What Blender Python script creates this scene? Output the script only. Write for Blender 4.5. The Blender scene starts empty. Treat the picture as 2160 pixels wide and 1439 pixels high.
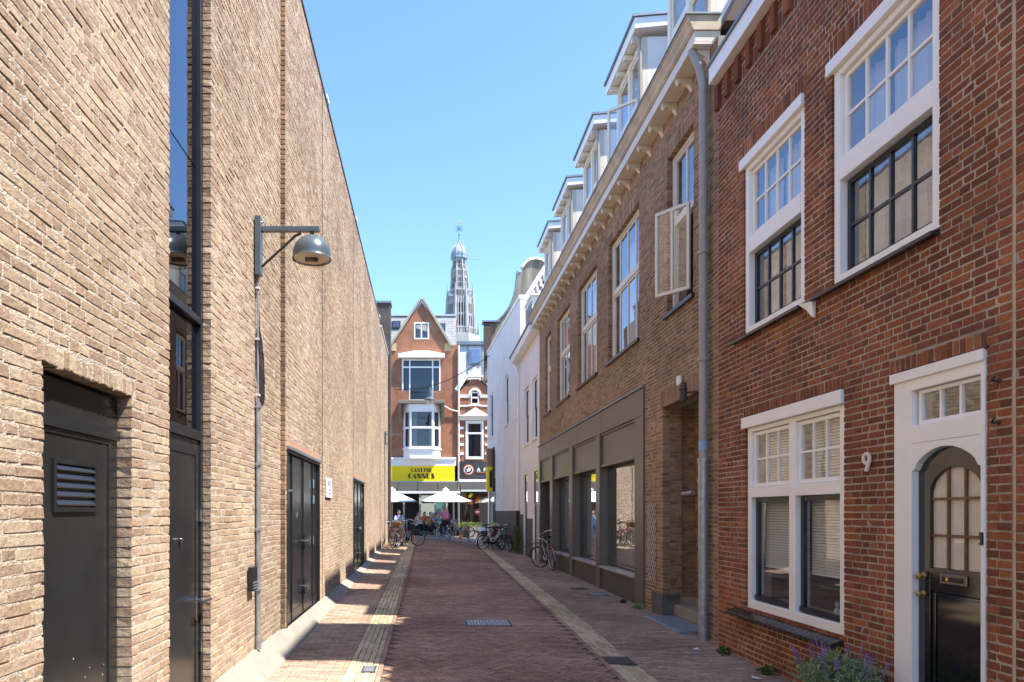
import bpy, bmesh, math, random
import numpy as np
from mathutils import Vector, Matrix
random.seed(7); RNG = np.random.default_rng(7)
rad = math.radians
S = bpy.context.scene
COL = S.collection

# ---------------------------------------------------------------- camera, sky, sun, exposure
EYE = 1.7
cam_data = bpy.data.cameras.new("camera"); cam = bpy.data.objects.new("camera", cam_data); COL.objects.link(cam)
cam.location = (0, 0, EYE); cam.rotation_euler = (rad(90), 0, 0)
cam_data.sensor_width = 36; cam_data.lens = 24.0
cam_data.shift_x = 180/2160; cam_data.shift_y = 360.5/2160
cam_data.clip_start = 0.05; cam_data.clip_end = 3000
S.camera = cam

SUN = Vector((0.62, -0.25, 1.15)).normalized()          # towards the sun
world = bpy.data.worlds.new("World"); S.world = world; world.use_nodes = True
wn = world.node_tree.nodes; wl = world.node_tree.links
bg = wn["Background"]
sky = wn.new("ShaderNodeTexSky"); sky.sky_type = 'NISHITA'; sky.sun_disc = False
sky.sun_elevation = math.asin(SUN.z); sky.sun_rotation = math.atan2(SUN.x, SUN.y)
sky.air_density = 1.0; sky.dust_density = 0.1; sky.ozone_density = 3.2; sky.altitude = 0
tint = wn.new('ShaderNodeMix'); tint.data_type = 'RGBA'; tint.blend_type = 'MULTIPLY'; tint.inputs[0].default_value = 1; tint.inputs[7].default_value = (.78, .91, 1.06, 1)
wl.new(sky.outputs[0], tint.inputs[6]); wl.new(tint.outputs[2], bg.inputs[0]); bg.inputs[1].default_value = 0.102
sun_data = bpy.data.lights.new("sun", 'SUN'); sun = bpy.data.objects.new("sun", sun_data); COL.objects.link(sun)
sun_data.energy = 3.15; sun_data.angle = rad(0.53); sun_data.color = (1.0, 0.94, 0.85)
sun.rotation_euler = SUN.to_track_quat('Z', 'Y').to_euler()
S.view_settings.view_transform = 'Standard'; S.view_settings.look = 'None'
S.view_settings.gamma = 1; S.view_settings.use_curve_mapping = False
S.view_settings.exposure = 2.0
S.render.engine = 'CYCLES'
S.cycles.max_bounces = 10; S.cycles.diffuse_bounces = 5; S.cycles.glossy_bounces = 5
S.cycles.transparent_max_bounces = 16; S.cycles.transmission_bounces = 6

# ---------------------------------------------------------------- materials
def nodes(name):
    m = bpy.data.materials.new(name); m.use_nodes = True
    nt = m.node_tree; return m, nt.nodes, nt.links, nt.nodes["Principled BSDF"]
def hue(c, k): return tuple(min(1, x*k) for x in c[:3])+(1,)
def plain(name, col, rough=.6, metal=0, var=.12, scale=6, bump=0, bscale=60, spec=.5, coat=0, stretch=None, wpos=False):
    m, N, L, B = nodes(name)
    tc = N.new("ShaderNodeNewGeometry") if wpos else N.new("ShaderNodeTexCoord")
    src = tc.outputs["Position"] if wpos else tc.outputs["Object"]
    if stretch:
        mp = N.new("ShaderNodeMapping"); mp.inputs["Scale"].default_value = stretch
        L.new(src, mp.inputs[0]); src = mp.outputs[0]
    nz = N.new("ShaderNodeTexNoise"); nz.inputs["Scale"].default_value = scale; nz.inputs["Detail"].default_value = 8
    L.new(src, nz.inputs["Vector"])
    r = N.new("ShaderNodeValToRGB"); r.color_ramp.elements[0].position = .3; r.color_ramp.elements[1].position = .7
    r.color_ramp.elements[0].color = hue(col, 1-var); r.color_ramp.elements[1].color = hue(col, 1+var)
    L.new(nz.outputs[0], r.inputs[0]); L.new(r.outputs[0], B.inputs["Base Color"])
    rr = N.new("ShaderNodeMapRange"); rr.inputs["To Min"].default_value = max(.02, rough*.8); rr.inputs["To Max"].default_value = min(1, rough*1.2)
    L.new(nz.outputs[0], rr.inputs[0]); L.new(rr.outputs[0], B.inputs["Roughness"])
    B.inputs["Metallic"].default_value = metal; B.inputs["Specular IOR Level"].default_value = spec
    B.inputs["Coat Weight"].default_value = coat; B.inputs["Coat Roughness"].default_value = .08
    if bump:
        n2 = N.new("ShaderNodeTexNoise"); n2.inputs["Scale"].default_value = bscale; n2.inputs["Detail"].default_value = 6
        L.new(src, n2.inputs["Vector"])
        bp = N.new("ShaderNodeBump"); bp.inputs["Strength"].default_value = bump; bp.inputs["Distance"].default_value = .02
        L.new(n2.outputs[0], bp.inputs["Height"]); L.new(bp.outputs[0], B.inputs["Normal"])
    return m
def brickmat(name, palette, obj_random, bump=.6, bscale=35, stain=(.75, 1.1), dist=.012):
    """colour picked per piece (object random or per-face attribute), weathering by world position"""
    m, N, L, B = nodes(name)
    if obj_random: src = N.new("ShaderNodeObjectInfo").outputs["Random"]
    else:
        a = N.new("ShaderNodeAttribute"); a.attribute_name = "rnd"; src = a.outputs["Fac"]
    r = N.new("ShaderNodeValToRGB"); r.color_ramp.interpolation = 'CONSTANT'
    e = r.color_ramp.elements; n = len(palette)
    e[0].color = palette[0]+(1,); e[1].position = 1/n; e[1].color = palette[1]+(1,)
    for i in range(2, n): q = e.new(i/n); q.color = palette[i]+(1,)
    L.new(src, r.inputs[0])
    g = N.new("ShaderNodeNewGeometry")
    n1 = N.new("ShaderNodeTexNoise"); n1.inputs["Scale"].default_value = 28; n1.inputs["Detail"].default_value = 8; n1.inputs["Roughness"].default_value = .7
    n2 = N.new("ShaderNodeTexNoise"); n2.inputs["Scale"].default_value = .55; n2.inputs["Detail"].default_value = 5
    L.new(g.outputs["Position"], n1.inputs["Vector"]); L.new(g.outputs["Position"], n2.inputs["Vector"])
    m1 = N.new("ShaderNodeMapRange"); m1.inputs["From Min"].default_value = .3; m1.inputs["From Max"].default_value = .7
    m1.inputs["To Min"].default_value = .7; m1.inputs["To Max"].default_value = 1.25
    m2 = N.new("ShaderNodeMapRange"); m2.inputs["From Min"].default_value = .35; m2.inputs["From Max"].default_value = .65
    m2.inputs["To Min"].default_value = stain[0]; m2.inputs["To Max"].default_value = stain[1]
    L.new(n1.outputs[0], m1.inputs[0]); L.new(n2.outputs[0], m2.inputs[0])
    mu = N.new("ShaderNodeMath"); mu.operation = 'MULTIPLY'; L.new(m1.outputs[0], mu.inputs[0]); L.new(m2.outputs[0], mu.inputs[1])
    mx = N.new("ShaderNodeVectorMath"); mx.operation = 'SCALE'; L.new(r.outputs[0], mx.inputs[0]); L.new(mu.outputs[0], mx.inputs["Scale"])
    L.new(mx.outputs[0], B.inputs["Base Color"])
    B.inputs["Roughness"].default_value = .88; B.inputs["Specular IOR Level"].default_value = .25
    n3 = N.new("ShaderNodeTexNoise"); n3.inputs["Scale"].default_value = bscale; n3.inputs["Detail"].default_value = 7; n3.inputs["Roughness"].default_value = .65
    L.new(g.outputs["Position"], n3.inputs["Vector"])
    bp = N.new("ShaderNodeBump"); bp.inputs["Strength"].default_value = bump; bp.inputs["Distance"].default_value = dist
    L.new(n3.outputs[0], bp.inputs["Height"]); L.new(bp.outputs[0], B.inputs["Normal"])
    return m
def farbrick(name, c1, c2, mortar, sc=1.0, vec='XZ', bw=.21, rh=.0625):
    m, N, L, B = nodes(name)
    g = N.new("ShaderNodeNewGeometry"); sp = N.new("ShaderNodeSeparateXYZ"); cb = N.new("ShaderNodeCombineXYZ")
    L.new(g.outputs["Position"], sp.inputs[0])
    L.new(sp.outputs[0 if vec == 'XZ' else 1], cb.inputs[0]); L.new(sp.outputs[2], cb.inputs[1])
    t = N.new("ShaderNodeTexBrick"); t.inputs["Scale"].default_value = 1
    t.inputs["Brick Width"].default_value = bw*sc; t.inputs["Row Height"].default_value = rh*sc; t.inputs["Mortar Size"].default_value = .007*sc
    t.inputs["Color1"].default_value = c1+(1,); t.inputs["Color2"].default_value = c2+(1,); t.inputs["Mortar"].default_value = mortar+(1,)
    L.new(cb.outputs[0], t.inputs["Vector"])
    nz = N.new("ShaderNodeTexNoise"); nz.inputs["Scale"].default_value = 1.3; nz.inputs["Detail"].default_value = 8; L.new(g.outputs["Position"], nz.inputs["Vector"])
    mr = N.new("ShaderNodeMapRange"); mr.inputs["From Min"].default_value = .3; mr.inputs["From Max"].default_value = .7; mr.inputs["To Min"].default_value = .78; mr.inputs["To Max"].default_value = 1.2
    L.new(nz.outputs[0], mr.inputs[0])
    mx = N.new("ShaderNodeVectorMath"); mx.operation = 'SCALE'; L.new(t.outputs[0], mx.inputs[0]); L.new(mr.outputs[0], mx.inputs["Scale"])
    L.new(mx.outputs[0], B.inputs["Base Color"]); B.inputs["Roughness"].default_value = .9
    bp = N.new("ShaderNodeBump"); bp.inputs["Strength"].default_value = .4; bp.inputs["Distance"].default_value = .01; bp.invert = True
    L.new(t.outputs["Fac"], bp.inputs["Height"]); L.new(bp.outputs[0], B.inputs["Normal"])
    return m
def glassmat(name, ior=1.55, tint=(.8, .86, .88), rough=.01, wave=.0, extra=0.0):
    m, N, L, B = nodes(name); N.remove(B)
    out = N["Material Output"]
    tr = N.new("ShaderNodeBsdfTransparent"); tr.inputs[0].default_value = tint+(1,)
    gl = N.new("ShaderNodeBsdfGlossy"); gl.inputs["Roughness"].default_value = rough; gl.inputs[0].default_value = (.95, .97, 1, 1)
    fr = N.new("ShaderNodeFresnel"); fr.inputs["IOR"].default_value = ior
    ad = N.new("ShaderNodeMath"); ad.operation = 'ADD'; ad.use_clamp = True; ad.inputs[1].default_value = extra; L.new(fr.outputs[0], ad.inputs[0])
    bf = N.new('ShaderNodeNewGeometry'); inv = N.new('ShaderNodeMath'); inv.operation = 'SUBTRACT'; inv.inputs[0].default_value = 1; L.new(bf.outputs['Backfacing'], inv.inputs[1])
    fm_ = N.new('ShaderNodeMath'); fm_.operation = 'MULTIPLY'; L.new(ad.outputs[0], fm_.inputs[0]); L.new(inv.outputs[0], fm_.inputs[1])
    mx = N.new("ShaderNodeMixShader"); L.new(fm_.outputs[0], mx.inputs[0]); L.new(tr.outputs[0], mx.inputs[1]); L.new(gl.outputs[0], mx.inputs[2])
    if wave:
        g = N.new("ShaderNodeNewGeometry"); nz = N.new("ShaderNodeTexNoise"); nz.inputs["Scale"].default_value = 3.5; nz.inputs["Detail"].default_value = 2
        L.new(g.outputs["Position"], nz.inputs["Vector"])
        bp = N.new("ShaderNodeBump"); bp.inputs["Strength"].default_value = wave; bp.inputs["Distance"].default_value = .02
        L.new(nz.outputs[0], bp.inputs["Height"]); L.new(bp.outputs[0], gl.inputs["Normal"])
    L.new(mx.outputs[0], out.inputs[0]); return m

BEIGE = [(0.421,0.320,0.222),(0.380,0.280,0.193),(0.449,0.348,0.245),(0.355,0.251,0.171),(0.409,0.295,0.206),(0.467,0.360,0.245),(0.390,0.273,0.193),(0.339,0.238,0.164)]
REDP = [(0.248,0.084,0.042),(0.209,0.071,0.038),(0.296,0.098,0.046),(0.188,0.070,0.039),(0.266,0.091,0.046),(0.162,0.065,0.038),(0.234,0.076,0.040),(0.325,0.117,0.050)]
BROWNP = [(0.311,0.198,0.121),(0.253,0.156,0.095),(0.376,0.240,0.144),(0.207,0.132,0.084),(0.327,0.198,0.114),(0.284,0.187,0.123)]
ROADP = [(0.359,0.216,0.156),(0.312,0.191,0.141),(0.408,0.252,0.177),(0.275,0.173,0.132),(0.376,0.236,0.175),(0.329,0.200,0.142)]
PAVEP = [(0.374,0.263,0.189),(0.322,0.227,0.165),(0.428,0.309,0.216),(0.283,0.202,0.154),(0.371,0.250,0.176)]
YELP = [(0.558,0.440,0.269),(0.490,0.385,0.241),(0.612,0.488,0.305),(0.435,0.344,0.228),(0.565,0.454,0.298)]
MT = {}
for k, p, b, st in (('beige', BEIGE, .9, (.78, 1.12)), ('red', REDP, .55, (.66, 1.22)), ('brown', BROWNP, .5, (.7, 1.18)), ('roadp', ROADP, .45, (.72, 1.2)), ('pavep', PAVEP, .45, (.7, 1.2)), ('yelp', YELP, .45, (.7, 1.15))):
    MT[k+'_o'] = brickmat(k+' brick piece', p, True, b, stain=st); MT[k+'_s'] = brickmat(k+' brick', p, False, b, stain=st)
MT['mortar_beige'] = plain('cream mortar', (.47,.395,.32), .95, var=.2, scale=3, bump=.8, bscale=90, wpos=True)
MT['mortar_red'] = plain('grey mortar', (.40,.33,.25), .95, var=.35, scale=2.5, bump=.6, bscale=90, wpos=True)
MT['mortar_brown'] = plain('dun mortar', (.42,.35,.26), .95, var=.3, scale=2.5, bump=.6, bscale=90, wpos=True)
MT['sand'] = plain('joint sand', (.11,.085,.07), .95, var=.3, scale=4, bump=.5, wpos=True)
MT['white'] = plain('white gloss paint', (.87,.86,.83), .32, var=.03, scale=4)
MT['cream'] = plain('cream paint', (.72,.66,.55), .45, var=.05, scale=3)
MT['black'] = plain('black gloss paint', (.010,.011,.012), .06, var=.2, scale=3, coat=.5)
MT['navy'] = plain('blue black sash paint', (.018,.026,.038), .22, var=.15)
MT['steel'] = plain('charcoal coated steel', (.019,.020,.021), .22, var=.25, scale=2, bump=.05, bscale=8)
MT['steel2'] = plain('black coated frame', (.016,.018,.020), .3, var=.15)
MT['greybrown'] = plain('taupe shopfront paint', (.115,.100,.082), .36, var=.06, scale=2)
MT['zinc'] = plain('galvanised pipe', (.36,.38,.40), .42, metal=.6, var=.2, scale=14)
MT['pipebrown'] = plain('painted pipe', (.33,.31,.285), .4, var=.08)
MT['stucco'] = plain('white stucco', (.78,.75,.71), .85, var=.05, scale=.9, bump=.25, bscale=20, wpos=True)
MT['darkstucco'] = plain('grey plinth paint', (.075,.075,.075), .7, var=.12, scale=2, bump=.2)
MT['concrete'] = plain('pale concrete', (.27,.24,.20), .85, var=.14, scale=3, bump=.4, bscale=50, wpos=True)
MT['stone'] = plain('dark weathered stone', (.105,.105,.105), .75, var=.55, scale=5, bump=.4)
MT['bluestone'] = plain('blue stone slab', (.20,.22,.25), .5, var=.15, scale=6)
MT['lampgrey'] = plain('blue grey lamp paint', (.085,.11,.125), .3, var=.12, scale=5, metal=.1)
MT['darkiron'] = plain('rusty dark iron', (.055,.042,.036), .6, var=.3, scale=10)
MT['interior'] = plain('interior wall', (.38,.36,.33), .9, var=.05)
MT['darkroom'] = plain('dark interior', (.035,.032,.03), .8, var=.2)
MT['curtain'] = plain('pale curtain', (.62,.64,.68), .9, var=.06, stretch=(1, 14, .2), scale=2)
MT['blind'] = plain('white blind', (.80,.78,.73), .6, var=.03)
MT['wood'] = plain('brown wood', (.16,.085,.045), .5, var=.25, stretch=(1, 6, 6), scale=2)
MT['glass'] = glassmat('window glass', 1.7, (.96,.97,.97), wave=.025, extra=.12)
MT['glass_shop'] = glassmat('shop glass', 1.7, (.94,.97,.96), wave=.008, extra=.34)
MT['glass_far'] = glassmat('far window glass', 1.5, (.9,.92,.93), extra=.02)
MT['glass_dark'] = glassmat('dark tinted glass', 1.7, (.10,.12,.14), extra=.08)
MT['roof'] = plain('roof tile', (.12,.07,.055), .8, var=.2, scale=5)
MT['slate'] = farbrick('slate shingles', (.30,.31,.30), (.24,.25,.25), (.12,.125,.13), 1, 'XZ', .3, .2)
MT['zincroof'] = plain('pale zinc sheet', (.52,.54,.55), .45, metal=.3, var=.06, scale=1)
MT['lead'] = plain('lead grey', (.20,.23,.26), .5, metal=.4, var=.15)
MT['farred'] = farbrick('orange brick', (.36,.135,.06), (.29,.105,.05), (.33,.22,.15))
MT['fardark'] = farbrick('dark corner brick', (.07,.05,.043), (.095,.066,.052), (.10,.085,.07))
MT['farbeige'] = farbrick('beige brick far', (.45,.33,.24), (.38,.27,.19), (.5,.41,.31), 1, 'YZ')
MT['redplain'] = farbrick('red brick plain', (.19,.06,.036), (.14,.046,.032), (.30,.25,.2), 1, 'YZ')
MT['brownplain'] = farbrick('brown brick plain', (.16,.1,.066), (.13,.08,.052), (.24,.19,.14), 1, 'YZ')
MT['churchstone'] = plain('grey lead stone', (.33,.33,.325), .8, var=.2, scale=.5, wpos=True)
MT['churchdark'] = plain('belfry shade', (.05,.055,.06), .9)
MT['gold'] = plain('gilding', (.75,.55,.2), .35, metal=.8)
MT['vane'] = plain('blue iron', (.06,.22,.33), .5)
MT['render'] = plain('weathered render', (.26,.22,.165), .9, var=.45, scale=1.2, stretch=(3, 3, .35), bump=.3, wpos=True)
MT['yellow'] = plain('yellow fascia', (.95,.70,.005), .5, var=.02)
MT['ink'] = plain('black lettering', (.015,.013,.012), .6)
MT['whiteprint'] = plain('white print', (.85,.85,.83), .6, var=.02)
MT['orange'] = plain('orange', (.80,.16,.03), .55, var=.05)
MT['awning'] = plain('grey awning cloth', (.022,.023,.023), .85, var=.08)
MT['canvas'] = plain('white canvas', (.80,.80,.77), .85, var=.03)
MT['tyre'] = plain('tyre rubber', (.018,.018,.018), .75)
MT['chrome'] = plain('chrome', (.62,.62,.62), .2, metal=1, var=.05)
MT['red_plastic'] = plain('red lamp', (.55,.02,.015), .3)
MT['skin'] = plain('skin', (.52,.31,.22), .55, var=.06)
MT['leaf'] = plain('leaf green', (.075,.13,.035), .6, var=.35, scale=20)
MT['leafpale'] = plain('lavender leaf', (.22,.31,.15), .65, var=.35, scale=25)
MT['leafbright'] = plain('lime leaf', (.33,.42,.07), .6, var=.35, scale=12)
MT['lavender'] = plain('lavender flower', (.26,.16,.46), .7, var=.3, scale=30)
MT['pot'] = plain('dark plastic pot', (.03,.03,.032), .5)
MT['brass'] = plain('old brass', (.40,.31,.14), .35, metal=.9)
MT['paper'] = plain('paper', (.8,.8,.78), .8)
MT['warmlamp'] = plain('orange lampshade', (.75,.20,.02), .6)
MT['tarmac'] = plain('pale clinker paving', (.27,.215,.18), .9, var=.15, scale=3, bump=.3, wpos=True)
MT['earth'] = plain('earth', (.14,.12,.1), .95, wpos=True, scale=.3)
def solid(name, c, r=.7, **k):
    if name not in MT: MT[name] = plain(name, c, r, **k)
    return MT[name]

# ---------------------------------------------------------------- geometry helpers
def wloc(o):
    v = Vector((0, 0, 0))
    while o: v = v+o.location; o = o.parent
    return v
class PL:                                   # wall plane: a along the wall, b up, c outwards
    def __init__(s, o, da, dc): s.o = Vector(o); s.da = Vector(da); s.dc = Vector(dc)
    def p(s, a, b, c): return s.o+s.da*a+s.dc*c+Vector((0, 0, b))
def PX(X, sg): return PL((X, 0, 0), (0, 1, 0), (sg, 0, 0))
def PY(Y): return PL((0, Y, 0), (1, 0, 0), (0, -1, 0))
class MB:
    def __init__(s): s.v = []; s.f = []
    def hexa(s, c):
        n = len(s.v); s.v += [tuple(q) for q in c]
        for q in ((0,1,2,3),(4,7,6,5),(0,4,5,1),(1,5,6,2),(2,6,7,3),(3,7,4,0)): s.f.append(tuple(n+i for i in q))
        return s
    def box(s, x0, x1, y0, y1, z0, z1):
        return s.hexa([(x0,y0,z0),(x1,y0,z0),(x1,y1,z0),(x0,y1,z0),(x0,y0,z1),(x1,y0,z1),(x1,y1,z1),(x0,y1,z1)])
    def pb(s, P, a0, a1, b0, b1, c0, c1):
        return s.hexa([P.p(a0,b0,c0),P.p(a1,b0,c0),P.p(a1,b0,c1),P.p(a0,b0,c1),P.p(a0,b1,c0),P.p(a1,b1,c0),P.p(a1,b1,c1),P.p(a0,b1,c1)])
    def poly(s, A, B):                      # loft between two equal rings, capped
        n = len(s.v); k = len(A); s.v += [tuple(q) for q in A]+[tuple(q) for q in B]
        s.f.append(tuple(range(n+k-1, n-1, -1))); s.f.append(tuple(range(n+k, n+2*k)))
        for i in range(k): j = (i+1) % k; s.f.append((n+i, n+j, n+k+j, n+k+i))
        return s
    def prism(s, P, pts, c0, c1): return s.poly([P.p(a,b,c0) for a,b in pts], [P.p(a,b,c1) for a,b in pts])
    def tube(s, path, r, n=8, cap=True):
        path = [Vector(q) for q in path]; rings = []
        rs = r if isinstance(r, (list, tuple)) else [r]*len(path)
        up = None
        for i, q in enumerate(path):
            t = (path[min(i+1, len(path)-1)]-path[max(i-1, 0)]).normalized()
            if up is None: up = Vector((0,0,1)) if abs(t.z) < .9 else Vector((1,0,0))
            a = t.cross(up).normalized(); b = a.cross(t).normalized(); up = b
            rings.append([q+a*math.cos(2*math.pi*k/n)*rs[i]+b*math.sin(2*math.pi*k/n)*rs[i] for k in range(n)])
        m = len(s.v)
        for R_ in rings: s.v += [tuple(q) for q in R_]
        for i in range(len(rings)-1):
            for k in range(n):
                j = (k+1) % n; s.f.append((m+i*n+k, m+i*n+j, m+(i+1)*n+j, m+(i+1)*n+k))
        if cap: s.f.append(tuple(m+k for k in range(n-1, -1, -1))); s.f.append(tuple(m+(len(rings)-1)*n+k for k in range(n)))
        return s
    def lathe(s, o, prof, n=24, axis='z'):
        o = Vector(o); m = len(s.v)
        for r, h in prof:
            for k in range(n):
                a = 2*math.pi*k/n; c, d = r*math.cos(a), r*math.sin(a)
                q = {'z': (c, d, h), 'x': (h, c, d), 'y': (c, h, d)}[axis]
                s.v.append(tuple(o+Vector(q)))
        for i in range(len(prof)-1):
            for k in range(n):
                j = (k+1) % n; s.f.append((m+i*n+k, m+i*n+j, m+(i+1)*n+j, m+(i+1)*n+k))
        return s
    def torus(s, o, R_, r, axis='x', n=32, k=8):
        return s.lathe(o, [(R_+r*math.cos(2*math.pi*i/k), r*math.sin(2*math.pi*i/k)) for i in range(k+1)], n, axis)
    def quad(s, a, b, c, d):
        n = len(s.v); s.v += [tuple(a), tuple(b), tuple(c), tuple(d)]; s.f.append((n, n+1, n+2, n+3)); return s
    def build(s, name, mat, parent=None, bevel=0, smooth=False, fix=True):
        w = wloc(parent)
        me = bpy.data.meshes.new(name)
        me.from_pydata([(x-w.x, y-w.y, z-w.z) for x, y, z in s.v], [], s.f)
        if fix:
            bm = bmesh.new(); bm.from_mesh(me)
            bmesh.ops.recalc_face_normals(bm, faces=bm.faces); bm.to_mesh(me); bm.free()
        if mat: me.materials.append(MT[mat] if isinstance(mat, str) else mat)
        if smooth:
            me.polygons.foreach_set("use_smooth", [True]*len(me.polygons)); me.set_sharp_from_angle(angle=rad(40))
        o = bpy.data.objects.new(name, me); COL.objects.link(o); o.parent = parent
        if bevel:
            b = o.modifiers.new("bevel", 'BEVEL'); b.width = bevel; b.segments = 1; b.limit_method = 'ANGLE'
        return o
def tag(o, label=None, cat=None, group=None, kind=None):
    for k, v in (('label', label), ('category', cat), ('group', group), ('kind', kind)):
        if v: o[k] = v
    return o
def thing(name, label, cat, loc=(0,0,0), rz=0, group=None):
    o = bpy.data.objects.new(name, None); COL.objects.link(o); o.location = loc; o.rotation_euler = (0, 0, rz)
    o.empty_display_size = .1
    return tag(o, label, cat, group)
def copy_tree(o, parent=None):
    c = o.copy(); COL.objects.link(c); c.parent = parent
    for ch in list(o.children): copy_tree(ch, c)
    return c
def B1(name, mat, parent, *box, **k): return MB().box(*box).build(name, mat, parent, **k)
def PB(name, mat, parent, P, *box, **k): return MB().pb(P, *box).build(name, mat, parent, **k)
def sstep(a, b, x): t = min(1, max(0, (x-a)/(b-a))); return t*t*(3-2*t)
def G(x, y):                                # street surface: rises along the left side, dips by the red house
    yy = min(max(y, -8), 36.5)
    w = min(1, max(0, (3.85-x)/5.7))
    return .016*(yy-7)*w - .09*sstep(10.5, 8.0, y)*sstep(1.2, 3.4, x)
def px(p):                                  # picture position of a point, used only to pick the largest pieces
    d = max(p[1], .01); return 900+1440*p[0]/d, 1080-1440*(p[2]-EYE)/d

# ---------------------------------------------------------------- pieces: bricks and pavers
UNIT = [(-.5,-.5,0),(.5,-.5,0),(.5,.5,0),(-.5,.5,0)]
QF = [(0,1,5,4),(1,2,6,5),(2,3,7,6),(3,0,4,7),(4,5,9,8),(5,6,10,9),(6,7,11,10),(7,4,8,11),(8,9,10,11)]
class Pieces:
    """rows of (a, b, la, lb, angle); local a,b in plane, c outwards"""
    def __init__(s): s.r = []
    def add(s, a, b, la, lb, ang=0.0): s.r.append((a, b, la, lb, ang))
    def courses(s, a0, a1, b0, b1, holes, course=.0625, L=.21, Hd=.1, j=.011, bond='cross', seed=1):
        rn = random.Random(seed); n = int((b1-b0)/course); course = (b1-b0)/max(n, 1)
        for k in range(n):
            lo = b0+k*course; hi = lo+course
            segs = [(a0, a1)]
            for h in holes:
                if h[2] < hi-course*.35 and h[3] > lo+course*.35:
                    ns = []
                    for p, q in segs:
                        if h[1] <= p or h[0] >= q: ns.append((p, q)); continue
                        if h[0]-p > .02: ns.append((p, h[0]))
                        if q-h[1] > .02: ns.append((h[1], q))
                    segs = ns
            for p, q in segs:
                x = p; first = True
                while x < q-.015:
                    if bond == 'cross': ln = Hd if k % 2 else (L if rn.random() < .72 else Hd)
                    else: ln = L if rn.random() < .55 else Hd
                    if first and k % 2 == 0: ln = Hd*.5+ (L-Hd)*.5 + .02 if bond == 'cross' else L*.75
                    first = False
                    ln *= 1+rn.uniform(-.03, .03)
                    if q-(x+ln) < .06: ln = q-x
                    s.add(x+ln/2, lo+course/2, ln-(0 if x+ln >= q-.001 else j), course-j)
                    x += ln+ (0 if x+ln >= q-.001 else 0)
    def soldiers(s, a0, a1, b0, h, w=.062, j=.01):
        n = max(1, round((a1-a0)/w)); w = (a1-a0)/n
        for i in range(n): s.add(a0+(i+.5)*w, b0+h/2, w-j, h-j)
    def finish(s, parent, frame, mo, ms, n_ind, name, stuff, depth=.1, jit=.003, tilt=.003, inset=.004, cham=.004, ground=None, seed=3, key=None):
        """frame(a,b,c)->world.  The n_ind pieces that show largest become objects, the rest one mesh."""
        R_ = np.array(s.r); rng = np.random.default_rng(seed); w = wloc(parent)
        cen = [frame(r[0], r[1], 0) for r in s.r]
        vis = []
        for i, c in enumerate(cen):
            u, v = px(c)
            if c[1] > .5 and -15 < u < 2175 and -15 < v < 1454: vis.append((c[1] if key is None else key(c), i))
        vis.sort(); ind = [i for _, i in vis[:n_ind]]
        o0 = Vector(frame(0, 0, 0)); da = Vector(frame(1, 0, 0))-o0; db = Vector(frame(0, 1, 0))-o0; dc = Vector(frame(0, 0, 1))-o0
        if ground: da, db, dc = Vector((1,0,0)), Vector((0,1,0)), Vector((0,0,1))
        def local(n, la, lb):               # (n,12,3) in piece coordinates
            V = np.zeros((n, 12, 3)); u = np.array(UNIT)
            for ring, (ins, c) in enumerate(((0, -depth), (0, -cham), (inset, 0))):
                V[:, ring*4:ring*4+4, 0] = u[:, 0]*(la[:, None]-2*ins); V[:, ring*4:ring*4+4, 1] = u[:, 1]*(lb[:, None]-2*ins); V[:, ring*4:ring*4+4, 2] = c
            jv = rng.uniform(-jit, jit, (n, 4, 2)); V[:, 4:8, :2] += jv; V[:, 8:12, :2] += jv+rng.uniform(-jit*.5, jit*.5, (n, 4, 2))
            t = rng.uniform(-tilt, tilt, (n, 3))
            off = t[:, :1]+t[:, 1:2]*u[None, :, 0]*1.6+t[:, 2:3]*u[None, :, 1]*1.2
            V[:, 4:8, 2] += off; V[:, 8:12, 2] += off+rng.uniform(-tilt*.4, tilt*.4, (n, 4))
            return V
        rest = np.ones(len(R_), bool); rest[ind] = False; Q = R_[rest]; n = len(Q)
        C = np.array([tuple(cen[i]) for i in np.nonzero(rest)[0]])
        V = local(n, Q[:, 2], Q[:, 3]); ca, sa = np.cos(Q[:, 4])[:, None], np.sin(Q[:, 4])[:, None]
        A = V[..., 0]*ca-V[..., 1]*sa; Bv = V[..., 0]*sa+V[..., 1]*ca
        W = C[:, None, :]-np.array(w)+A[..., None]*np.array(da)+Bv[..., None]*np.array(db)+V[..., 2:3]*np.array(dc)
        me = bpy.data.meshes.new(stuff); F = (np.array(QF)[None]+np.arange(n)[:, None, None]*12).reshape(-1, 4)
        if np.dot(np.cross(da, db), dc) < 0: F = F[:, ::-1]
        me.vertices.add(n*12); me.vertices.foreach_set("co", W.reshape(-1).astype(np.float32))
        me.loops.add(F.size); me.loops.foreach_set("vertex_index", F.reshape(-1).astype(np.int32))
        me.polygons.add(len(F)); me.polygons.foreach_set("loop_start", (np.arange(len(F))*4).astype(np.int32)); me.polygons.foreach_set("loop_total", np.full(len(F), 4, np.int32))
        me.polygons.foreach_set("use_smooth", np.zeros(len(F), bool)); me.update(calc_edges=True)
        at = me.attributes.new("rnd", 'FLOAT', 'FACE'); at.data.foreach_set("value", np.repeat(rng.random(n), 9).astype(np.float32))
        me.materials.append(MT[ms]); o = bpy.data.objects.new(stuff, me); COL.objects.link(o); o.parent = parent; o['kind'] = 'stuff'
        # single pieces share a few mesh variants
        var = []
        for k in range(10):
            for ln in (.10, .20):
                vv = local(1, np.array([ln]), np.array([.05]))[0]
                if np.dot(np.cross(da, db), dc) < 0: ff = [q[::-1] for q in QF]
                else: ff = QF
                pts = [tuple(da*v[0]+db*v[1]+dc*v[2]) for v in vv]
                m2 = bpy.data.meshes.new(name); m2.from_pydata(pts, [], ff); m2.materials.append(MT[mo]); var.append(m2)
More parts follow.
